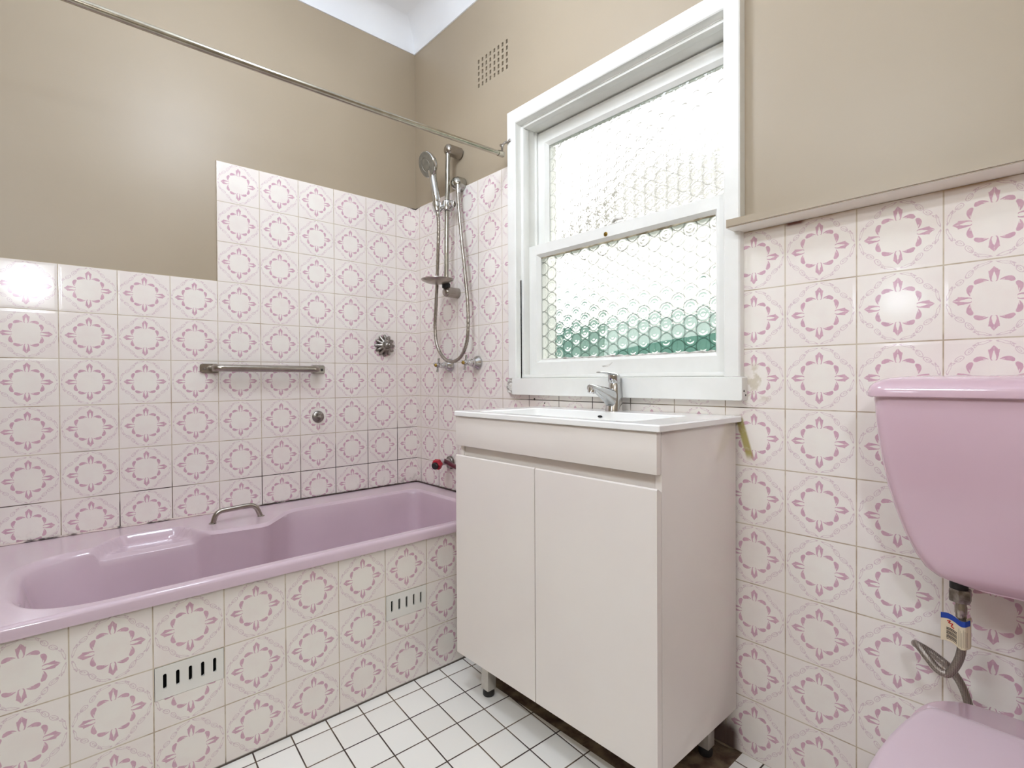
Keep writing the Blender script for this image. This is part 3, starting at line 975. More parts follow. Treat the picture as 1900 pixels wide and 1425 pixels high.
# tiled bath front with openings for its two vents
VENTS = [(-(2.7293 + 5) * T, 'farther'), (-(2.7293 + 1) * T, 'nearer')]
V0 = 0.2275; V1 = 2 * T + 0.0022
apron = thing('trim_6', None, None, (AX - 0.02, -0.85, 0), kind='structure')
us = sorted([BY1, 0.0] + [a for y, _ in VENTS for a in (y + 0.0015, y + T - 0.0015)])
bm = B()
panel(bm, us, [0.0, V0, V1, RIM - 0.0315], lambda u, v: V0 < v < V1 and any(y < u < y + T for y, _ in VENTS), lambda u, v, w_: (AX - w_, u, v), 0.02)
obj('bath_front', bm, M_TA, apron)
labs = ['white five-slot vent strip in the tiled bath front, the one nearer the vanity',
        'white five-slot vent strip in the tiled bath front, the one farther from the vanity']
for n_, yv in enumerate((-(2.7293 + 1) * T, -(2.7293 + 5) * T)):
    tv = thing('bath_vent', labs[n_], 'vent', (AX, yv + T / 2, V0), 'vents in the bath front')
    bm = B()
    hs = [slot(yv + T * f, (V0 + V1) / 2 + 0.002, 0.0078, 0.037) for f in (0.15, 0.325, 0.5, 0.675, 0.85)]
    plate(bm, rect(yv + 0.0025, yv + T - 0.0025, V0 + 0.001, V1 - 0.001), hs, lambda u, v, w_: (AX + 0.0008 - w_, u, v), 0.007)
    obj('slotted_plate', bm, M_PVENT, tv)
    bm = B(); box(bm, AX - 0.030, AX - 0.024, yv + 0.004, yv + T - 0.004, V0 + 0.004, V1 - 0.004)
    obj('backing', bm, M_VOID, tv)

# ------------------------------------------------------------------ grab rail on the long wall
gr = thing('grab_rail', 'brushed metal grab rail on the tiled wall above the bath', 'rail', (0, -0.7, 1.043))
bm = B()
tube(bm, fillet([(0.004, -0.893, 1.044), (0.052, -0.893, 1.044), (0.052, -0.508, 1.042), (0.004, -0.508, 1.042)], 0.038, 10), 0.0135, 18)
obj('bar', bm, M_SATIN, gr)
for y0, y1, z, scr in ((-0.936, -0.872, 1.043, -0.922), (-0.522, -0.462, 1.0425, -0.476)):
    bm = B()
    lp = rounded_poly([(y0, z - 0.018), (y1, z - 0.018), (y1, z + 0.018), (y0, z + 0.018)], 0.012, 6)
    loft(bm, [[(x, (p.x if k == 1 else (y0 + y1) / 2 + (p.x - (y0 + y1) / 2) * 0.93), z + (p.y - z) * (1 if k == 1 else 0.9)) for p in lp] for x, k in ((0.0002, 1), (0.005, 1), (0.0075, 0))])
    fl = obj('flange', bm, M_SATIN, gr)
    bm = B(); lathe(bm, [(0.0055, 0), (0.0055, 0.001), (0.004, 0.003), (0.001, 0.0035)], (0.0072, scr, z - 0.002), (1, 0, 0), 14)
    obj('screw', bm, M_OLDCHROME if y0 < -0.8 else M_BLACK, fl)

# ------------------------------------------------------------------ flower rosette and small capped stub
ro = thing('tap_flange', 'pitted chrome flower-shaped tap flange on the tiled wall near the corner', 'tap fitting', (0, -0.175, 1.157))
bm = B()
NP = 12
rings = []
for rr, h, pet in ((0.0520, 0.0005, 1), (0.0515, 0.006, 1), (0.042, 0.013, 0.8), (0.030, 0.019, 0.25), (0.024, 0.024, 0.0), (0.0175, 0.027, 0.0)):
    ring = []
    for k in range(NP * 12):
        a = 2 * PI * k / (NP * 12) + 0.13
        c = abs(math.cos(a * NP / 2))
        r_ = rr * (1 - pet * 0.36 * (1 - c ** 0.75))
        hh = h + pet * 0.004 * (c - 0.5)
        ring.append((max(hh, 0.0003), -0.175 + r_ * math.cos(a), 1.157 + r_ * math.sin(a)))
    rings.append(ring)
loft(bm, rings)
obj('petals', bm, M_OLDCHROME, ro, deg=40)
bm = B(); lathe(bm, [(0.0165, 0.024), (0.0165, 0.036), (0.0145, 0.039), (0.0145, 0.046), (0.012, 0.048), (0.0085, 0.048), (0.0085, 0.060), (0.006, 0.062)], (0, -0.175, 1.157), (1, 0, 0), 24)
obj('spindle', bm, M_OLDCHROME, ro)
stb = thing('pipe_cap', 'small round chrome pipe cap on the tiled wall below the grab rail', 'tap fitting', (0, -0.492, 0.839))
bm = B(); lathe(bm, [(0.0255, 0.0003), (0.0255, 0.003), (0.022, 0.007), (0.014, 0.010), (0.011, 0.010)], (0, -0.492, 0.839), (1, 0, 0), 28)
obj('cover_plate', bm, M_OLDCHROME, stb)
bm = B(); lathe(bm, [(0.009, 0.008), (0.009, 0.022), (0.0065, 0.024), (0.0065, 0.034), (0.004, 0.036)], (0, -0.492, 0.839), (1, 0, 0), 6)
lathe(bm, [(0.0085, 0.012), (0.0085, 0.018)], (0, -0.492, 0.843), (1, 0, 0.0), 12)
obj('spindle', bm, M_OLDCHROME, stb)

# ------------------------------------------------------------------ shower
sh = thing('shower_rail', 'chrome shower slide rail with brackets in the tiled corner', 'shower rail', (0.36, 0, 1.376))
BX, BYY = 0.356, -0.062
bm = B(); tube(bm, [(BX + 0.012, BYY, 1.985), (BX - 0.008, BYY, 1.388)], 0.0105, 20)
obj('bar', bm, M_RAIL, sh)
for z, x in ((1.988, BX + 0.012), (1.378, BX - 0.008)):
    bm = B()
    rr = 0.0245 if z > 1.5 else 0.0225
    lathe(bm, [(rr * 1.02, 0.0003), (rr, 0.003), (rr, 0.058)] + [(rr * math.cos(a), 0.058 + rr * 0.8 * math.sin(a)) for a in [PI / 2 * k / 8 for k in range(1, 9)]], (x, 0, z), (0, -1, 0), 28)
    obj('bracket', bm, M_SATIN, sh, deg=30)
bm = B(); lathe(bm, [(0.0125, 1.398), (0.0145, 1.400), (0.0145, 1.410), (0.0125, 1.412)], (BX - 0.008, BYY, 0), (0, 0, 1), 20)
obj('stop_ring', bm, M_BLACK, sh)
# slider
bm = B()
lathe(bm, [(0.0165, -0.022), (0.021, -0.018), (0.0225, 0), (0.021, 0.018), (0.0165, 0.022)], (BX + 0.004, BYY, 1.748), (0, 0, 1), 24)
lathe(bm, [(0.013, 0), (0.016, 0.01), (0.017, 0.03), (0.014, 0.036)], (BX + 0.010, BYY, 1.748), (1, 0.1, 0), 20)
obj('slider', bm, M_CHROME, sh)
# soap dish on the rail
bm = B()
def dish_ring(r, z): return [(BX + 0.008 + r * math.cos(2 * PI * k / 48), -0.118 + r * 0.98 * math.sin(2 * PI * k / 48), z) for k in range(48)]
loft(bm, [dish_ring(r, z) for r, z in ((0.014, 1.402), (0.045, 1.408), (0.066, 1.417), (0.070, 1.4215), (0.0695, 1.4235), (0.062, 1.4215), (0.03, 1.4165), (0.006, 1.4155))])
obj('soap_dish', bm, M_SATIN, sh)
bm = B(); lathe(bm, [(0.013, 1.392), (0.018, 1.395), (0.018, 1.412), (0.014, 1.416)], (BX - 0.008, BYY, 0), (0, 0, 1), 24)
obj('dish_clamp', bm, M_BLACK, sh)

# hand shower with its hose
hs_ = thing('hand_shower', 'chrome hand shower head with hose hanging in a loop from the rail', 'shower', (BX, BYY - 0.05, 1.735))
hold = Vector((0.345, -0.104, 1.733))
headc = Vector((0.318, -0.134, 1.920))
nrm = Vector((0.02, -0.93, -0.36)).normalized()
bm = B()
lathe(bm, [(0.020, -0.028), (0.038, -0.024), (0.050, -0.012), (0.0545, 0.0), (0.0545, 0.004), (0.0525, 0.006)], headc, nrm, 40)
obj('head', bm, M_CHROME, hs_, deg=40)
bm = B(); lathe(bm, [(0.0515, 0.0045), (0.050, 0.0075), (0.030, 0.0085), (0.029, 0.0070), (0.022, 0.0070), (0.021, 0.0085), (0.002, 0.0090)], headc, nrm, 40)
obj('spray_face', bm, M_CLEAR, hs_, deg=20)
bm = B()
hpts = catmull([headc - nrm * 0.018 + Vector((0.004, 0.004, -0.030)), headc - nrm * 0.016 + Vector((0.009, 0.008, -0.068)), hold + Vector((-0.003, -0.004, 0.052)), hold, hold + Vector((0.001, 0.003, -0.030))], 8)
tube(bm, hpts, 0.012, 18, radii=[0.0195 - 0.0060 * sm(k / (len(hpts) - 1), 0.0, 0.22) + 0.003 * math.sin(PI * min(1, k / (len(hpts) - 1) * 1.15)) - 0.003 * sm(k / (len(hpts) - 1), 0.75, 1) for k in range(len(hpts))])
obj('handle', bm, M_CHROME, hs_, deg=60)
bm = B(); lathe(bm, [(0.013, -0.022), (0.0175, -0.018), (0.0195, 0.0), (0.0185, 0.018), (0.015, 0.022)], hold + Vector((0, 0, 0.004)), (-0.08, -0.06, 1), 24)
tube(bm, [hold + Vector((0, 0, 0.002)), Vector((BX + 0.002, BYY, 1.745))], 0.012, 14)
obj('holder', bm, M_CHROME, hs_)
hose_pts = [hold + Vector((0.001, 0.003, -0.028)), (0.340, -0.094, 1.655), (0.322, -0.086, 1.55), (0.295, -0.074, 1.42), (0.258, -0.058, 1.30), (0.246, -0.053, 1.225), (0.260, -0.052, 1.150), (0.306, -0.052, 1.096), (0.368, -0.052, 1.073), (0.434, -0.052, 1.090), (0.476, -0.052, 1.141), (0.489, -0.051, 1.210), (0.486, -0.050, 1.320), (0.466, -0.049, 1.458), (0.440, -0.046, 1.598), (0.416, -0.042, 1.739), (0.406, -0.038, 1.798)]
bm = B()
cp = catmull(hose_pts, 14)
tube(bm, cp, 0.0062, 10, radii=[0.0074 + 0.0006 * math.sin(k * 2.2) for k in range(len(cp))])
obj('hose', bm, M_SATIN, hs_, deg=60)
# wall elbow
el = thing('wall_elbow', 'chrome wall outlet elbow feeding the shower hose', 'tap fitting', (0.372, 0, 1.845))
bm = B(); lathe(bm, [(0.0305, 0.0003), (0.0305, 0.022), (0.029, 0.032), (0.022, 0.046), (0.010, 0.052)], (0.385, 0, 1.846), (0, -1, 0), 32)
obj('body', bm, M_RAIL, el, deg=40)
bm = B(); lathe(bm, [(0.011, 0.016), (0.011, 0.034), (0.0095, 0.036), (0.0095, 0.050)], (0.404, -0.036, 1.848), (0.02, 0, -1), 18)
obj('hose_nut', bm, M_CHROME, el)

# two cross-handled taps
def tap(fx, fz, label):
    t_ = thing('cross_tap', label, 'tap', (fx, 0, fz), 'pair of cross-handled shower taps')
    bm_ = B()
    lathe(bm_, [(0.0305, 0.0003), (0.0305, 0.004), (0.028, 0.010), (0.019, 0.022), (0.0165, 0.026), (0.0165, 0.034), (0.0125, 0.037), (0.0125, 0.048), (0.0095, 0.050)], (fx, 0, fz), (0, -1, 0), 30)
    obj('flange', bm_, M_CHROME, t_, deg=40)
    bm_ = B()
    lathe(bm_, [(0.0085, 0.046), (0.0105, 0.054), (0.012, 0.062), (0.0105, 0.072), (0.008, 0.076)], (fx, 0, fz), (0, -1, 0), 20)
    for k in range(4):
        a = PI / 4 * 0.25 + k * PI / 2
        d = Vector((math.sin(a), 0, math.cos(a)))
        o_ = Vector((fx, -0.066, fz))
        tube(bm_, [o_ + d * s for s in (0.006, 0.012, 0.020, 0.027, 0.031, 0.0325)], 0.005, 12, radii=[0.0045, 0.004, 0.005, 0.0062, 0.0052, 0.002])
    h_ = obj('cross_handle', bm_, M_CHROME, t_, deg=50)
    bm_ = B(); lathe(bm_, [(0.0075, 0.074), (0.0078, 0.080), (0.005, 0.084), (0.001, 0.085)], (fx, 0, fz), (0, -1, 0), 16)
    obj('index_cap', bm_, M_BRASS, h_)
    return t_
tap(0.490, 1.066, 'chrome cross-handled wall tap beside the window frame, right of the hose loop')
tap(0.287, 1.060, 'chrome cross-handled wall tap partly behind the bottom of the shower hose loop')

# bath spout
sp = thing('bath_spout', 'grey bath filler spout with a red collar low on the corner wall', 'spout', (0.292, 0, 0.618))
bm = B(); lathe(bm, [(0.030, 0.0003), (0.030, 0.006), (0.026, 0.012), (0.016, 0.015)], (0.286, 0, 0.620), (0, -1, 0), 28)
obj('flange', bm, M_OLDCHROME, sp)
bm = B()
spp = catmull([(0.288, -0.008, 0.622), (0.294, -0.036, 0.628), (0.306, -0.066, 0.630), (0.318, -0.092, 0.624)], 8)
tube(bm, spp, 0.016, 18, radii=[0.013 + 0.004 * k / len(spp) for k in range(len(spp))])
obj('spout_body', bm, M_GREYP, sp)
bm = B(); lathe(bm, [(0.0185, 0.0), (0.024, 0.004), (0.024, 0.022), (0.0185, 0.026)], (0.311, -0.082, 0.628), (0.40, -0.90, -0.22), 6)
obj('collar', bm, M_RED, sp)
bm = B(); lathe(bm, [(0.0150, 0.0), (0.0150, 0.012), (0.0125, 0.014)], (0.3205, -0.103, 0.6225), (0.40, -0.90, -0.22), 20)
obj('outlet', bm, M_BLACK, sp)
bm = B()
tube(bm, catmull([(0.305, -0.046, 0.634), (0.335, -0.050, 0.630), (0.375, -0.052, 0.622), (0.412, -0.052, 0.618)], 5), 0.010, 12)
obj('lever', bm, M_MAROON, sp)

# ------------------------------------------------------------------ shower curtain rod
rod = thing('curtain_rod', 'long chrome shower curtain rod above the bath', 'curtain rod', (0.70, -0.9, 1.86))
bm = B()
RZ = lambda y: 1.868 + 0.006 * y - 0.012 * math.sin(min(max(-y / 1.8, 0), 1) * PI)
pts = [(0.700, -0.045 - 1.755 * k / 40, RZ(-0.045 - 1.755 * k / 40)) for k in range(41)]
tube(bm, pts, 0.0094, 18)
obj('tube', bm, M_ROD, rod)
bm = B(); tube(bm, [(0.700, -0.036, RZ(-0.04)), (0.700, -0.062, RZ(-0.06))], 0.0114, 18)
obj('end_cap', bm, M_ROD, rod)
bm = B()
tube(bm, fillet([(0.7015, -0.043, 1.870), (0.7035, -0.043, 1.896), (0.712, -0.040, 1.908), (0.724, -0.024, 1.912)], 0.006, 4), 0.0042, 10)
lathe(bm, [(0.0065, 0.0), (0.0065, 0.003), (0.004, 0.005)], (0.727, CY0 + 0.0005, 1.915), (0, -1, 0), 14)
lathe(bm, [(0.0055, -0.006), (0.0055, 0.006)], (0.7025, -0.045, 1.899), (0, 1, 0.2), 12)
obj('hook_bracket', bm, M_OLDCHROME, rod)

# ------------------------------------------------------------------ vanity
van = thing('vanity_cabinet', 'white gloss two-door vanity cabinet on short legs under the window', 'cabinet', (1.228, -0.2, 0))
X0, X1, YF = 0.862, 1.601, -0.386
ZB, ZT = 0.118, 0.8795
DT = 0.017
def vpart(name, mat=M_VAN, parent=van, bev=0.0008, **k):
    bm_ = B(); box(bm_, bev=bev, seg=2, **k)
    return obj(name, bm_, mat, parent)
bm = B()
box(bm, X1 - 0.016, X1, YF + DT + 0.0025, -0.012, ZB, ZT, 0.0006)
box(bm, X0, X0 + 0.016, YF + DT + 0.0025, -0.012, ZB, ZT, 0.0006)
box(bm, X0 + 0.016, X1 - 0.016, YF + DT + 0.012, -0.012, ZB, ZB + 0.016)
box(bm, X0 + 0.016, X1 - 0.016, -0.028, -0.012, ZB + 0.016, ZT)
box(bm, X0 + 0.016, X1 - 0.016, YF + 0.026, YF + 0.040, 0.690, 0.81)
obj('body', bm, M_VAN, van)
vpart('fascia', x0=X0, x1=X1, y0=YF, y1=YF + DT, z0=0.786, z1=ZT - 0.0005)
def door(xa, xb):
    bm_ = B()
    # bevelled finger edge along the top
    pr = [(YF, ZB), (YF, 0.7525), (YF + 0.0035, 0.7555), (YF + DT, 0.7470), (YF + DT, ZB)]
    loft(bm_, [[(x, y, z) for y, z in pr] for x in (xa, xb)])
    return obj('door', bm_, M_VAN, van, deg=20)
door(X0, 1.2215)
door(1.2245, X1)
for x, y in ((0.957, -0.333), (1.535, -0.333), (0.930, -0.07), (1.545, -0.07)):
    bm = B(); box(bm, x - 0.0165, x + 0.0165, y - 0.0165, y + 0.0165, 0.020, ZB + 0.001, 0.001)
    lg = obj('leg', bm, M_LEG, van)
    bm = B(); lathe(bm, [(0.017, -0.002 if y > -0.29 else 0.0), (0.0185, 0.003), (0.0185, 0.012), (0.0165, 0.0205)], (x, y, 0), (0, 0, 1), 20)
    obj('foot', bm, M_BLACK, lg)

bas = thing('wash_basin', 'white one-piece basin top with rectangular bowl on the vanity', 'basin', (1.228, -0.19, ZT))
SX0, SX1, SY0, SY1, SZ = 0.8635, 1.613, -0.3945, -0.0015, 0.8960
bm = B()
NB = 96
out = resample([Vector(p) for p in ((SX1, SY0), (SX1, SY1), (SX0, SY1), (SX0, SY0))], NB, (SX1, SY0))
def rr_(x0, x1, y0, y1, r): return resample(rounded_poly([(x1, y0), (x1, y1), (x0, y1), (x0, y0)], r, 8), NB, (x1, y0))
# put outline corners exactly on sample points
def corner_loop(x0, x1, y0, y1, r, n=24):
    """n samples per side quarter, ordered to match between nested loops"""
    out_ = []
    cs = [((x1, y0), (x1, y1)), ((x1, y1), (x0, y1)), ((x0, y1), (x0, y0)), ((x0, y0), (x1, y0))]
    cr = [(x1 - r, y0 + r, -PI / 2), (x1 - r, y1 - r, 0), (x0 + r, y1 - r, PI / 2), (x0 + r, y0 + r, PI)]
    for (cx, cy, a0) in cr:
        for k in range(n):
            a = a0 + PI / 2 * k / (n - 1)
            out_.append(Vector((cx + r * math.cos(a), cy + r * math.sin(a))))
    return out_
def L3(lp, z): return [Vector((p.x, p.y, z)) for p in lp]
rings = [L3(corner_loop(SX0 + 0.004, SX1 - 0.004, SY0 + 0.004, SY1, 0.003), ZT), L3(corner_loop(SX0, SX1, SY0, SY1, 0.004), ZT + 0.002), L3(corner_loop(SX0, SX1, SY0, SY1, 0.004), SZ - 0.003),
         L3(corner_loop(SX0 + 0.003, SX1 - 0.003, SY0 + 0.003, SY1 - 0.001, 0.003), SZ),
         L3(corner_loop(0.940, 1.516, -0.360, -0.098, 0.022), SZ), L3(corner_loop(0.944, 1.512, -0.356, -0.102, 0.02), SZ - 0.003),
         L3(corner_loop(0.958, 1.498, -0.345, -0.112, 0.02), SZ - 0.070), L3(corner_loop(0.975, 1.480, -0.330, -0.126, 0.025), SZ - 0.092), L3(corner_loop(1.02, 1.44, -0.30, -0.15, 0.03), SZ - 0.100)]
loft(bm, rings, False, True)
# underside of the bowl closes the shell
obj('slab', bm, M_BASIN, bas, deg=28)
bm = B()
lp = [(1.224 + 0.009 * math.cos(2 * PI * k / 20), 0.8805 + 0.0035 * math.sin(2 * PI * k / 20)) for k in range(20)]
loft(bm, [[(u, -0.1030 - 0.0008 - (0.8930 - v) * 0.16, v) for u, v in lp], [(u, -0.1030 - 0.0012 - (0.8930 - v) * 0.16, v) for u, v in lp]])
obj('overflow', bm, M_VOID, bas)
bm = B(); lathe(bm, [(0.032, 0), (0.032, 0.002), (0.026, 0.0035), (0.018, 0.003), (0.002, 0.0045)], (1.229, -0.22, SZ - 0.100), (0, 0, 1), 28)
obj('waste', bm, M_CHROME, bas)

# basin mixer
mx_ = thing('basin_mixer', 'chrome lever mixer tap standing on the basin top', 'tap', (1.232, -0.055, SZ))
TX = 1.236; TY = -0.052
def oval(cy, cz, ax, ay, n, tilt=0.0, x=TX):
    return [Vector((x + ax * math.cos(2 * PI * k / n), cy + ay * math.sin(2 * PI * k / n), cz - tilt * ay * math.sin(2 * PI * k / n))) for k in range(n)]
bm = B()
NN = 32
rings = [oval(TY, SZ - 0.0003, 0.0265, 0.029, NN), oval(TY, SZ + 0.004, 0.026, 0.0285, NN), oval(TY + 0.002, SZ + 0.022, 0.0245, 0.026, NN), oval(TY + 0.003, SZ + 0.045, 0.0225, 0.0235, NN),
         oval(TY + 0.004, SZ + 0.066, 0.0195, 0.020, NN), oval(TY + 0.004, SZ + 0.082, 0.0185, 0.0185, NN), oval(TY + 0.004, SZ + 0.087, 0.0165, 0.0165, NN)]
loft(bm, rings)
obj('body', bm, M_CHROME, mx_, deg=40)
bm = B()
def spout_ring(y, zc, hw, hh, n=20, tilt=0.0):
    out_ = []
    for k in range(n):
        a = 2 * PI * k / n
        cx, cz = math.cos(a), math.sin(a)
        cx = math.copysign(abs(cx) ** 0.8, cx); cz = math.copysign(abs(cz) ** 0.8, cz)
        out_.append(Vector((TX + hw * cx, y - tilt * hh * cz, zc + hh * cz)))
    return out_
rings = [spout_ring(TY + 0.008, SZ + 0.034, 0.019, 0.033), spout_ring(TY - 0.016, SZ + 0.0385, 0.0185, 0.031), spout_ring(TY - 0.038, SZ + 0.0500, 0.0175, 0.0235), spout_ring(TY - 0.066, SZ + 0.0620, 0.0155, 0.0160),
         spout_ring(TY - 0.092, SZ + 0.071, 0.0135, 0.0105), spout_ring(TY - 0.108, SZ + 0.074, 0.0130, 0.0110), spout_ring(TY - 0.116, SZ + 0.0735, 0.0105, 0.0090)]
loft(bm, rings)
spo = obj('spout', bm, M_CHROME, mx_, deg=60)
bm = B(); lathe(bm, [(0.0115, 0.0), (0.0120, 0.003), (0.0120, 0.014), (0.0100, 0.016)], (TX, TY - 0.106, SZ + 0.073), (0, -0.15, -1), 22)
obj('aerator', bm, M_CHROME, spo)
bm = B()
rings = [oval(TY + 0.004, SZ + 0.0868, 0.0185, 0.0185, NN), oval(TY + 0.003, SZ + 0.094, 0.0195, 0.0205, NN), oval(TY + 0.002, SZ + 0.106, 0.0185, 0.0205, NN, 0.10), oval(TY + 0.001, SZ + 0.113, 0.0165, 0.019, NN, 0.16), oval(TY, SZ + 0.1165, 0.012, 0.014, NN, 0.2), oval(TY - 0.001, SZ + 0.118, 0.004, 0.005, NN, 0.2)]
loft(bm, rings)
# flat lever blade reaching forward over the spout
bl = []
for y, z, hw, hh in ((TY + 0.004, SZ + 0.110, 0.0165, 0.0055), (TY - 0.020, SZ + 0.1155, 0.0160, 0.0042), (TY - 0.045, SZ + 0.1185, 0.0140, 0.0032), (TY - 0.068, SZ + 0.1195, 0.0115, 0.0026), (TY - 0.076, SZ + 0.1195, 0.0085, 0.0018)):
    bl.append([Vector((TX + hw * math.cos(2 * PI * k / 20), y, z + hh * math.sin(2 * PI * k / 20))) for k in range(20)])
loft(bm, bl)
lev = obj('lever', bm, M_CHROME, mx_, deg=45)
bm = B(); lathe(bm, [(0.0030, 0.0), (0.0030, 0.0015)], (TX + 0.002, TY - 0.0172, SZ + 0.0985), (0, -1, 0), 12)
obj('index_dot', bm, M_BLUE, lev)

# ------------------------------------------------------------------ toilet
CX = 2.190
cis = thing('toilet_cistern', 'mauve pink toilet cistern with rounded lid on the right wall tiles', 'cistern', (CX, -0.09, 0.62))
prof_c = [(0.958, 0.2460), (0.930, 0.2445), (0.903, 0.2425), (0.849, 0.2365), (0.789, 0.2275), (0.744, 0.2165), (0.701, 0.2035), (0.662, 0.1870), (0.640, 0.1730), (0.626, 0.1570), (0.618, 0.138), (0.614, 0.110)]
bm = B()
rings = []
for z, hw in reversed(prof_c):
    t_ = (z - 0.614) / (0.958 - 0.614)
    d_ = 0.150 + 0.030 * sm(t_, 0, 0.9) - (0.018 if z < 0.62 else 0.006 if z < 0.63 else 0)
    y0 = -0.004 - d_; y1 = -0.004
    r_f = 0.034 if hw > 0.12 else 0.03
    lp = rounded_poly([(CX + hw, y1), (CX - hw, y1), (CX - hw, y0), (CX + hw, y0)], [0.006, 0.006, r_f, r_f], 9)
    rings.append([Vector((p.x, p.y, z)) for p in lp])
loft(bm, rings)
obj('tank', bm, M_CHINA, cis, deg=50)
bm = B()
rings = []
for z, o_, rad in ((0.9585, -0.004, 0.030), (0.9583, 0.008, 0.036), (0.9600, 0.0105, 0.038), (0.9690, 0.0110, 0.038), (0.9790, 0.0075, 0.036), (0.9870, -0.001, 0.032), (0.9935, -0.016, 0.026), (0.9975, -0.045, 0.02), (0.9990, -0.08, 0.01)):
    hw = 0.2450 + o_; y0 = -0.184 - o_; y1 = -0.002 - max(-o_ * 0.5, 0)
    lp = rounded_poly([(CX + hw, y1), (CX - hw, y1), (CX - hw, y0), (CX + hw, y0)], [0.005, 0.005, rad, rad], 10)
    rings.append([Vector((p.x, p.y, z)) for p in lp])
loft(bm, rings)
obj('lid', bm, M_CHINA, cis, deg=50)
bm = B()
tube(bm, fillet([(CX, -0.085, 0.618), (CX, -0.085, 0.40)], 0.01), 0.021, 20)
obj('flush_pipe', bm, M_SEAT, cis)
bm = B(); lathe(bm, [(0.014, 0.0), (0.014, 0.022)], (2.064, -0.098, 0.5995), (0, 0, 1), 16)
obj('inlet', bm, M_BLACK, cis)

pan = thing('toilet_pan', 'mauve pink toilet pan with closed lid below the cistern', 'toilet', (CX, -0.35, 0))
# pan body: oval bowl, narrower foot, flat deck reaching back to the wall
def pan_ring(z, hw, yf, yb, squ=2.4, n=48):
    out_ = []
    cy = (yf + yb) / 2; L = (yb - yf) / 2
    for k in range(n):
        a = 2 * PI * k / n
        c, s = math.cos(a), math.sin(a)
        e_ = 2 / squ if s > 0 else 2 / 2.0
        out_.append(Vector((CX + hw * math.copysign(abs(c) ** e_, c), cy + L * math.copysign(abs(s) ** e_, s), z)))
    return out_
bm = B()
loft(bm, [pan_ring(z, hw, yf, yb, q) for z, hw, yf, yb, q in ((0.0, 0.115, -0.50, -0.12, 3), (0.02, 0.112, -0.50, -0.12, 3), (0.10, 0.100, -0.48, -0.11, 3), (0.20, 0.110, -0.53, -0.11, 3), (0.29, 0.145, -0.62, -0.105, 3.4), (0.345, 0.172, -0.672, -0.10, 4), (0.375, 0.180, -0.690, -0.098, 5), (0.388, 0.178, -0.690, -0.096, 5), (0.392, 0.170, -0.68, -0.100, 5))])
obj('bowl', bm, M_CHINA, pan, deg=50)
def seat_ring(z, k):
    return [Vector((CX + (p.x - CX) * k, -0.44 + (p.y + 0.44) * k, z)) for p in seat_loop()]
def seat_loop(k=1.0, yb=-0.236, z=0.0):
    lp = []
    hw = 0.178 * k; hb = 0.146 * k
    pts_ = []
    n = 40
    for i in range(n + 1):                                     # front oval, from right to left
        a = -PI * i / n
        pts_.append((CX + hw * math.cos(a), -0.470 + 0.222 * k * math.sin(a)))
    pts_ = pts_[::-1] if False else pts_
    left = [(CX - 0.1775 * k, -0.43), (CX - 0.174 * k, -0.37), (CX - 0.167 * k, -0.315), (CX - 0.157 * k, -0.268), (CX - hb, yb - 0.006 + (1 - k) * -0.1), (CX - hb + 0.006, yb + (1 - k) * -0.1)]
    right = [(2 * CX - x, y) for x, y in reversed(left)]
    return [Vector((x, y, z)) for x, y in pts_ + left + right]
bm = B()
loft(bm, [seat_ring(0.393, 0.97), seat_ring(0.395, 0.985), seat_ring(0.408, 0.985), seat_ring(0.410, 0.97)])
obj('seat', bm, M_SEAT, pan, deg=50)
bm = B()
loft(bm, [seat_ring(0.4105, 0.985), seat_ring(0.412, 1.0), seat_ring(0.424, 1.0), seat_ring(0.429, 0.985), seat_ring(0.4315, 0.95), seat_ring(0.4330, 0.86), seat_ring(0.4345, 0.55), seat_ring(0.435, 0.2)])
obj('lid', bm, M_SEAT, pan, deg=50)
bm = B()
tube(bm, [(CX - 0.150, -0.228, 0.412), (CX + 0.150, -0.228, 0.412)], 0.011, 14)
for s in (-1, 1): box(bm, CX + s * 0.085 - 0.016, CX + s * 0.085 + 0.016, -0.236, -0.200, 0.391, 0.412, 0.003)
obj('hinge', bm, M_SEAT, pan)

# braided cistern hose with its paper tag
ho = thing('braided_hose', 'braided steel water hose with a paper tag hanging below the cistern', 'hose', (2.066, -0.098, 0.58))
bm = B(); lathe(bm, [(0.0165, 0.0), (0.0175, 0.002), (0.0175, 0.022), (0.0165, 0.024)], (2.066, -0.098, 0.5755), (0, 0, 1), 6)
obj('nut', bm, M_OLDCHROME, ho)
bm = B(); lathe(bm, [(0.0085, 0.0), (0.0085, 0.006), (0.0095, 0.008), (0.0095, 0.020), (0.0085, 0.022), (0.0085, 0.030)], (2.067, -0.098, 0.546), (0, 0, 1), 20)
obj('ferrule', bm, M_SATIN, ho)
hp_ = catmull([(2.067, -0.098, 0.552), (2.069, -0.100, 0.497), (2.064, -0.102, 0.464), (2.050, -0.104, 0.435), (2.034, -0.103, 0.436), (2.018, -0.099, 0.451), (2.003, -0.088, 0.463), (1.994, -0.072, 0.460), (1.996, -0.058, 0.453), (2.008, -0.052, 0.446), (2.024, -0.050, 0.437), (2.043, -0.048, 0.423), (2.060, -0.046, 0.398), (2.072, -0.050, 0.366), (2.080, -0.056, 0.330), (2.086, -0.054, 0.24), (2.088, -0.030, 0.20), (2.088, -0.004, 0.195)], 10)
bm = B(); tube(bm, hp_, 0.0072, 16)
obj('hose', bm, M_BRAID, ho, deg=60)
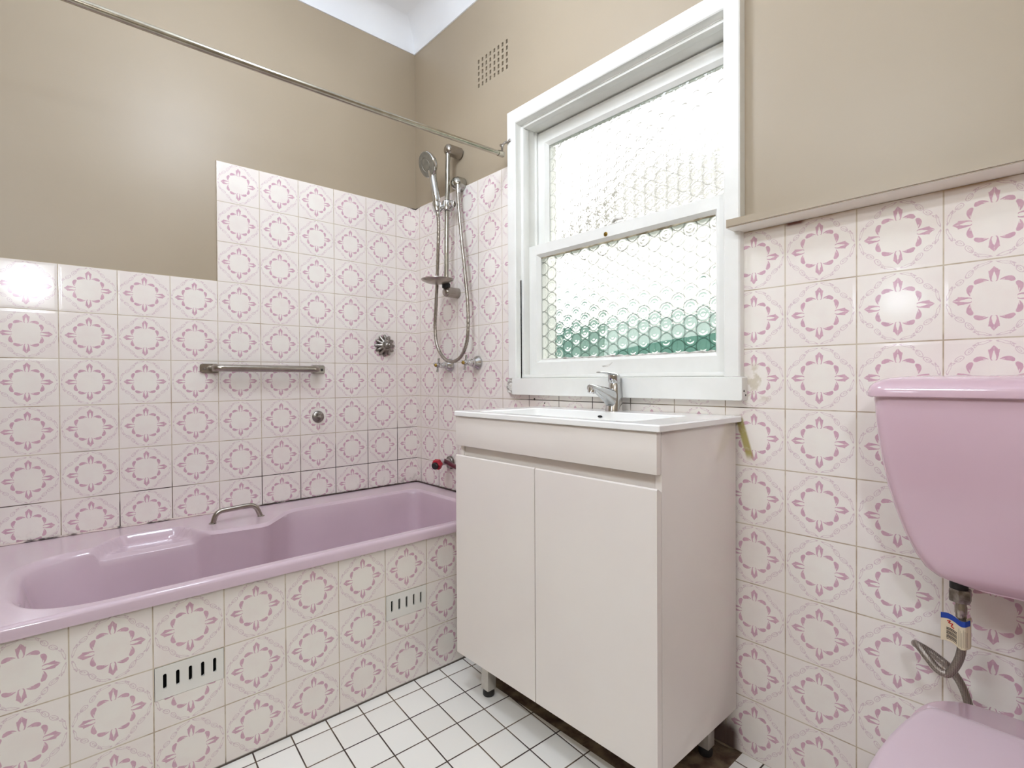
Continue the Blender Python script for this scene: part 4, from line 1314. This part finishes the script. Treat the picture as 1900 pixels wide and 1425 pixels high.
# tag: a paper sleeve folded round the hose and pinched to a flag on its left
tw_, th_ = 0.036, 0.053
def tag_pt(s, v):
    """s 0..1 from the flag's left edge to the right of the hose"""
    x = 2.0385 + s * 0.0425
    y = -0.104 - 0.0085 * sm(s, 0.45, 0.78) + 0.010 * sm(s, 0.85, 1.0)
    z = 0.4955 + v * th_ - 0.004 * sm(s, 0.2, 0.8) + 0.0015 * math.sin(s * 7)
    return Vector((x, y, z))
M_PAPER = new_mat('cream_label_paper', lin(214, 200, 172), 0.6)
bm = B()
ng_ = 24
F = [[bm.verts.new(tag_pt(i / ng_, j / 6)) for j in range(7)] for i in range(ng_ + 1)]
K = [[bm.verts.new(tag_pt(i / ng_, j / 6) + Vector((0, 0.0006 + (0.019 * sm(i / ng_, 0.55, 0.75) if i < ng_ else 0.012), 0))) for j in range(7)] for i in range(ng_ + 1)]
for i in range(ng_):
    for j in range(6):
        bm.faces.new((F[i][j], F[i + 1][j], F[i + 1][j + 1], F[i][j + 1]))
        bm.faces.new((K[i][j + 1], K[i + 1][j + 1], K[i + 1][j], K[i][j]))
for j in range(6):
    bm.faces.new((F[0][j + 1], K[0][j + 1], K[0][j], F[0][j]))
    bm.faces.new((F[ng_][j], K[ng_][j], K[ng_][j + 1], F[ng_][j + 1]))
tg = obj('tag', bm, M_PAPER, ho, deg=50)
def ink(name, quads, mat, lift=0.0004):
    bm_ = B()
    for (s0, s1, v0, v1) in quads:
        n = max(2, int((s1 - s0) * 24))
        a = [[bm_.verts.new(tag_pt(s0 + (s1 - s0) * i / n, v) + Vector((0, -lift, 0))) for v in (v0, v1)] for i in range(n + 1)]
        for i in range(n): bm_.faces.new((a[i][0], a[i + 1][0], a[i + 1][1], a[i][1]))
    return obj(name, bm_, mat, tg, deg=50)
ink('blue_band', [(0.0, 1.0, 0.80, 1.0)], new_mat('blue_ink', lin(18, 60, 150), 0.5))
ink('barcode', [(0.20, 0.56, 0.08 + k * 0.048, 0.08 + k * 0.048 + (0.030 if k % 3 else 0.018)) for k in range(9)], new_mat('black_ink', (0.01, 0.01, 0.01), 0.6))
ink('small_print', [(0.63 + 0.055 * k, 0.645 + 0.055 * k, 0.06 + 0.02 * (k % 2), 0.70 - 0.05 * (k % 3)) for k in range(6)], new_mat('grey_ink', lin(150, 140, 124), 0.6))
bm = B()
zz = [(0.26, 0.74), (0.36, 0.60), (0.38, 0.72), (0.47, 0.58), (0.42, 0.76)]
zz = [(0.22, 0.72), (0.34, 0.755), (0.27, 0.66), (0.42, 0.69), (0.36, 0.58), (0.46, 0.555)]
for (s0, v0), (s1, v1) in zip(zz, zz[1:]):
    a = tag_pt(s0, v0) + Vector((0, -0.0006, 0)); b = tag_pt(s1, v1) + Vector((0, -0.0006, 0))
    d = (b - a).normalized(); nrm_ = Vector((d.z, 0, -d.x)) * 0.0009
    bm.faces.new([bm.verts.new(p) for p in (a - nrm_, b - nrm_, b + nrm_, a + nrm_)])
obj('red_mark', bm, new_mat('red_ink', lin(190, 40, 30), 0.6), tg)

# ------------------------------------------------------------------ unseen lights added to brighten the room (behind and above the camera)
cl = thing('pendant_fill', 'added unseen globe light hanging from the ceiling to brighten the room', 'lamp', (0.95, -0.85, ZC))  # added globe, lifts the ceiling and upper walls
bm = B(); lathe(bm, [(0.05, 0.0), (0.05, 0.012), (0.03, 0.025), (0.006, 0.03), (0.004, 0.03), (0.004, 0.26), (0.03, 0.27), (0.045, 0.30), (0.045, 0.33)], (0.95, -0.85, ZC - 0.001), (0, 0, -1), 32)
obj('stem', bm, M_CHROME, cl)
bm = B(); bmesh.ops.create_uvsphere(bm, u_segments=36, v_segments=24, radius=0.13, matrix=Matrix.Translation((0.95, -0.85, ZC - 0.44)))
obj('globe', bm, M_PENDANT_FILL, cl)
def add_wall_fill(loc, axis, label, mat=None):
    t_ = thing('wall_fill', label, 'lamp', loc, 'added wall lights')
    bm_ = B(); lathe(bm_, [(0.06, 0.0), (0.06, 0.02), (0.05, 0.026)], loc, axis, 28)
    obj('base', bm_, M_CHROME, t_)
    c_ = Vector(loc) + Vector(axis) * 0.075
    bm_ = B(); bmesh.ops.create_uvsphere(bm_, u_segments=28, v_segments=18, radius=0.06, matrix=Matrix.Translation(c_))
    obj('globe', bm_, mat or M_WALL_FILL, t_)
    return t_
add_wall_fill((XR, -1.447, 1.665), (-1, 0, 0), 'added unseen globe light on the right side wall')  # added globe, placed for the left-wall highlight and brightness
tl_ = thing('tube_fill', 'added unseen tube light on the wall behind the camera to brighten the room', 'lamp', (1.58, YB, 2.10))  # added tube, lights the room from behind the camera
bm = B(); box(bm, 1.28, 1.88, YB, YB + 0.03, 2.065, 2.135, 0.004)
obj('base', bm, M_CHROME, tl_)
bm = B(); lathe(bm, [(0.030, 0.0), (0.042, 0.008), (0.045, 0.02), (0.045, 0.56), (0.042, 0.572), (0.030, 0.58)], (1.29, YB + 0.072, 2.10), (1, 0, 0), 28)
obj('diffuser', bm, M_TUBE_FILL, tl_)
add_wall_fill((1.60, YB, 1.37), (0, 1, 0), 'added unseen globe light low on the wall behind the camera', M_LOW_FILL)  # added globe, placed for the glow on the window-wall tiles
